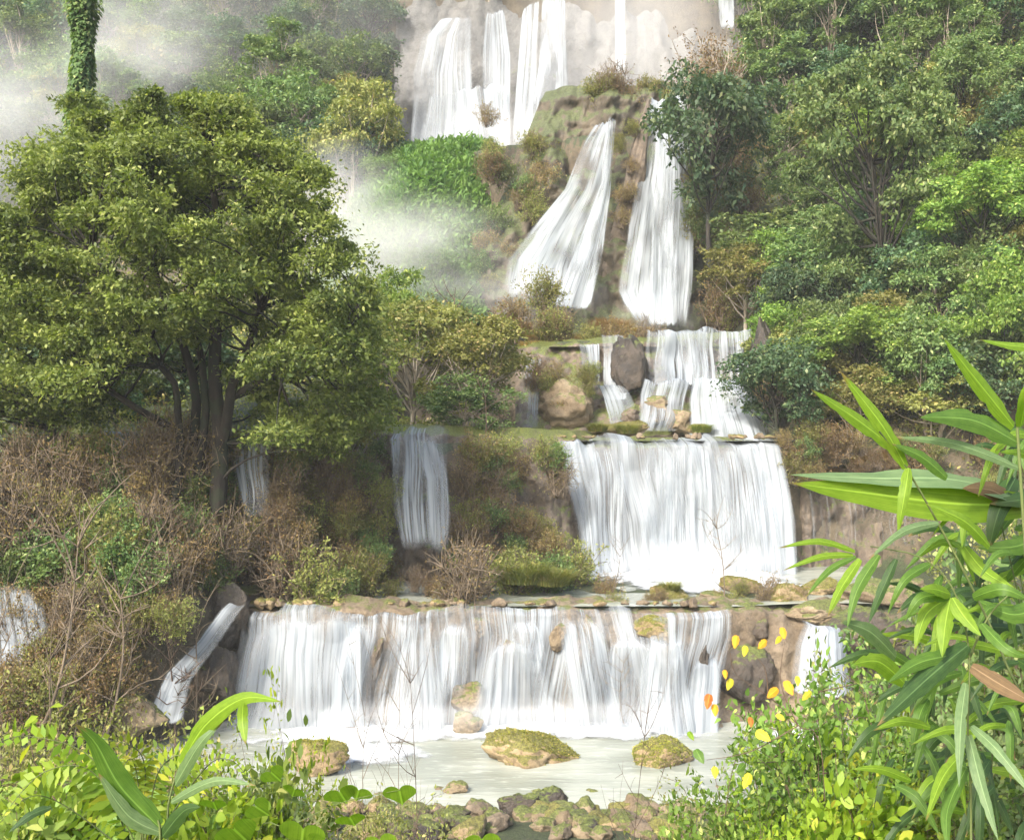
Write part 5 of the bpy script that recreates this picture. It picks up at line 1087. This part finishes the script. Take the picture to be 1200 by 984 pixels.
# plant with yellow and orange leaves, right of centre
Kq, kb = plant_root('autumn_sapling', 960, 5.0, 'sapling with orange and yellow leaves right of the cascade', 'sapling')
stem([(965, 900, 5.0), (935, 850, 5.0), (900, 815, 5.0), (862, 790, 5.0), (856, 765, 5.0)], 0.004, 0.0015, Kq, kb, 'dtwig')
stem([(935, 850, 5.0), (915, 800, 5.0), (920, 750, 5.0)], 0.003, 0.001, Kq, kb, 'dtwig', ground=False)
stem([(900, 815, 5.0), (895, 780, 5.0), (868, 755, 5.0)], 0.003, 0.001, Kq, kb, 'dtwig', ground=False)
stem([(935, 850, 5.0), (880, 880, 5.0), (828, 890, 5.0)], 0.003, 0.001, Kq, kb, 'dtwig', ground=False)
BM['o'] = blade_mat('orange blade', (0.55, 0.26, 0.02), (0.75, 0.42, 0.03), 0.4, 0.5); BM['r'] = blade_mat('red brown blade', (0.30, 0.07, 0.02), (0.5, 0.2, 0.03), 0.35, 0.5); BM['w'] = blade_mat('yellow blade', (0.50, 0.44, 0.03), (0.66, 0.56, 0.06), 0.45, 0.5)
for (x, y, r, m_) in [(862, 752, 13, 'o'), (873, 763, 11, 'w'), (893, 755, 12, 'o'), (918, 742, 12, 'o'), (912, 750, 9, 'w'), (830, 822, 15, 'r'), (838, 832, 12, 'o'), (905, 812, 14, 'o'), (925, 806, 16, 'o'), (935, 798, 10, 'w'), (895, 862, 17, 'w'), (820, 886, 16, 'g'), (838, 905, 12, 'w'), (880, 846, 10, 'r'), (855, 802, 12, 'w'), (945, 815, 12, 'w'), (915, 840, 10, 'w'), (810, 862, 10, 'y'), (868, 900, 12, 'g'), (875, 915, 16, 'w'), (850, 790, 9, 'o')]:
    r *= 0.62; a = rng.uniform(0.6, 2.5); blade([(x - math.cos(a) * r, y - math.sin(a) * r, 5.0), (x, y, 4.97), (x + math.cos(a) * r, y + math.sin(a) * r, 4.95)], r * 1.6, m_, Kq, kb)

# ------------------------------------------------------------------ air
def box(name, lo, hi, mat):
    bm = bmesh.new(); bmesh.ops.create_cube(bm, size=1)
    for v in bm.verts: v.co = Vector([(lo[k] + hi[k]) / 2 + v.co[k] * (hi[k] - lo[k]) for k in range(3)])
    me = bpy.data.meshes.new(name); bm.to_mesh(me); bm.free(); me.materials.append(mat); return link(name, me)
HZ = NT('haze air'); pv = HZ.n('VolumePrincipled'); pv.inputs['Color'].default_value = (0.90, 0.94, 0.96, 1); pv.inputs['Density'].default_value = 0.0004; pv.inputs['Anisotropy'].default_value = -0.3
HZ.l(pv.outputs[0], HZ.out.inputs['Volume'])
tag(box('haze', (-175, -34, -3), (175, 175, 140), HZ.m), kind='stuff')
def mist(label, px, py, Y, rx, ry, rz, dens, seed):
    s = NT('drifting mist'); tc = s.n('TexCoord'); o_ = tc.outputs['Object']
    vl = s.n('VectorMath'); vl.operation = 'LENGTH'; s.l(o_, vl.inputs[0])
    f = s.ramp(vl.outputs['Value'], 0.15, 1.0, 1.0, 0.0)
    mp = s.n('Mapping'); mp.inputs['Location'].default_value = (seed, seed * 2, 0); s.l(o_, mp.inputs[0])
    nz = s.noise(mp.outputs[0], 1.6, 3, 0.5); f = s.math('MULTIPLY', f, s.ramp(nz, 0.3, 0.65, 0.15, 1.0)); f = s.math('MULTIPLY', f, dens)
    p = s.n('VolumePrincipled'); p.inputs['Color'].default_value = (0.96, 0.96, 0.96, 1); p.inputs['Anisotropy'].default_value = -0.3; s.l(f, p.inputs['Density']); s.l(p.outputs[0], s.out.inputs['Volume'])
    bm = bmesh.new(); bmesh.ops.create_icosphere(bm, subdivisions=3, radius=1); me = bpy.data.meshes.new('mist'); bm.to_mesh(me); bm.free(); me.materials.append(s.m)
    c = P(px, py, Y); o = link('mist', me, loc=[float(q) for q in c]); o.scale = (rx, ry, rz); return tag(o, label, 'mist', kind='stuff')
mist('white mist drifting below the green mound', 455, 300, 54.5, 7.5, 3.5, 4.0, 0.22, 1.0)
mist('thin haze hanging among the trees of the left hillside', 220, 60, 84, 32, 16, 24, 0.022, 9.0)
mist('thin haze among the trees at top right', 1020, 40, 78, 20, 12, 14, 0.012, 9.5)
mist('thin mist trailing up from the drifting white mist', 400, 235, 60, 4.5, 4, 4.0, 0.16, 1.6)
mist('pale mist drifting up the hill at the far left', 10, 150, 62, 8, 8, 7.0, 0.11, 2.0)
mist('thin mist beside the vine wrapped trunk', 160, 60, 66, 6, 7, 5.5, 0.10, 3.0)
mist('spray hanging before the upper cliff', 740, 50, 76, 10, 6, 11, 0.07, 4.0)
mist('spray at the foot of the fan fall', 620, 345, 54, 4.5, 2.2, 1.8, 0.14, 5.0)
mist('spray at the foot of the tall plunge', 765, 375, 53.5, 2.8, 1.8, 1.5, 0.14, 5.5)
mist('spray rising under the split upper fall', 590, 175, 75, 7, 4, 3.6, 0.2, 6.0)
mist('fine spray along the foot of the curtain', 800, 655, 34.6, 4.2, 1.0, 0.75, 0.35, 7.0)
mist('fine spray along the foot of the low cascade', 570, 838, 27.0, 7.2, 0.8, 0.55, 0.4, 8.0)
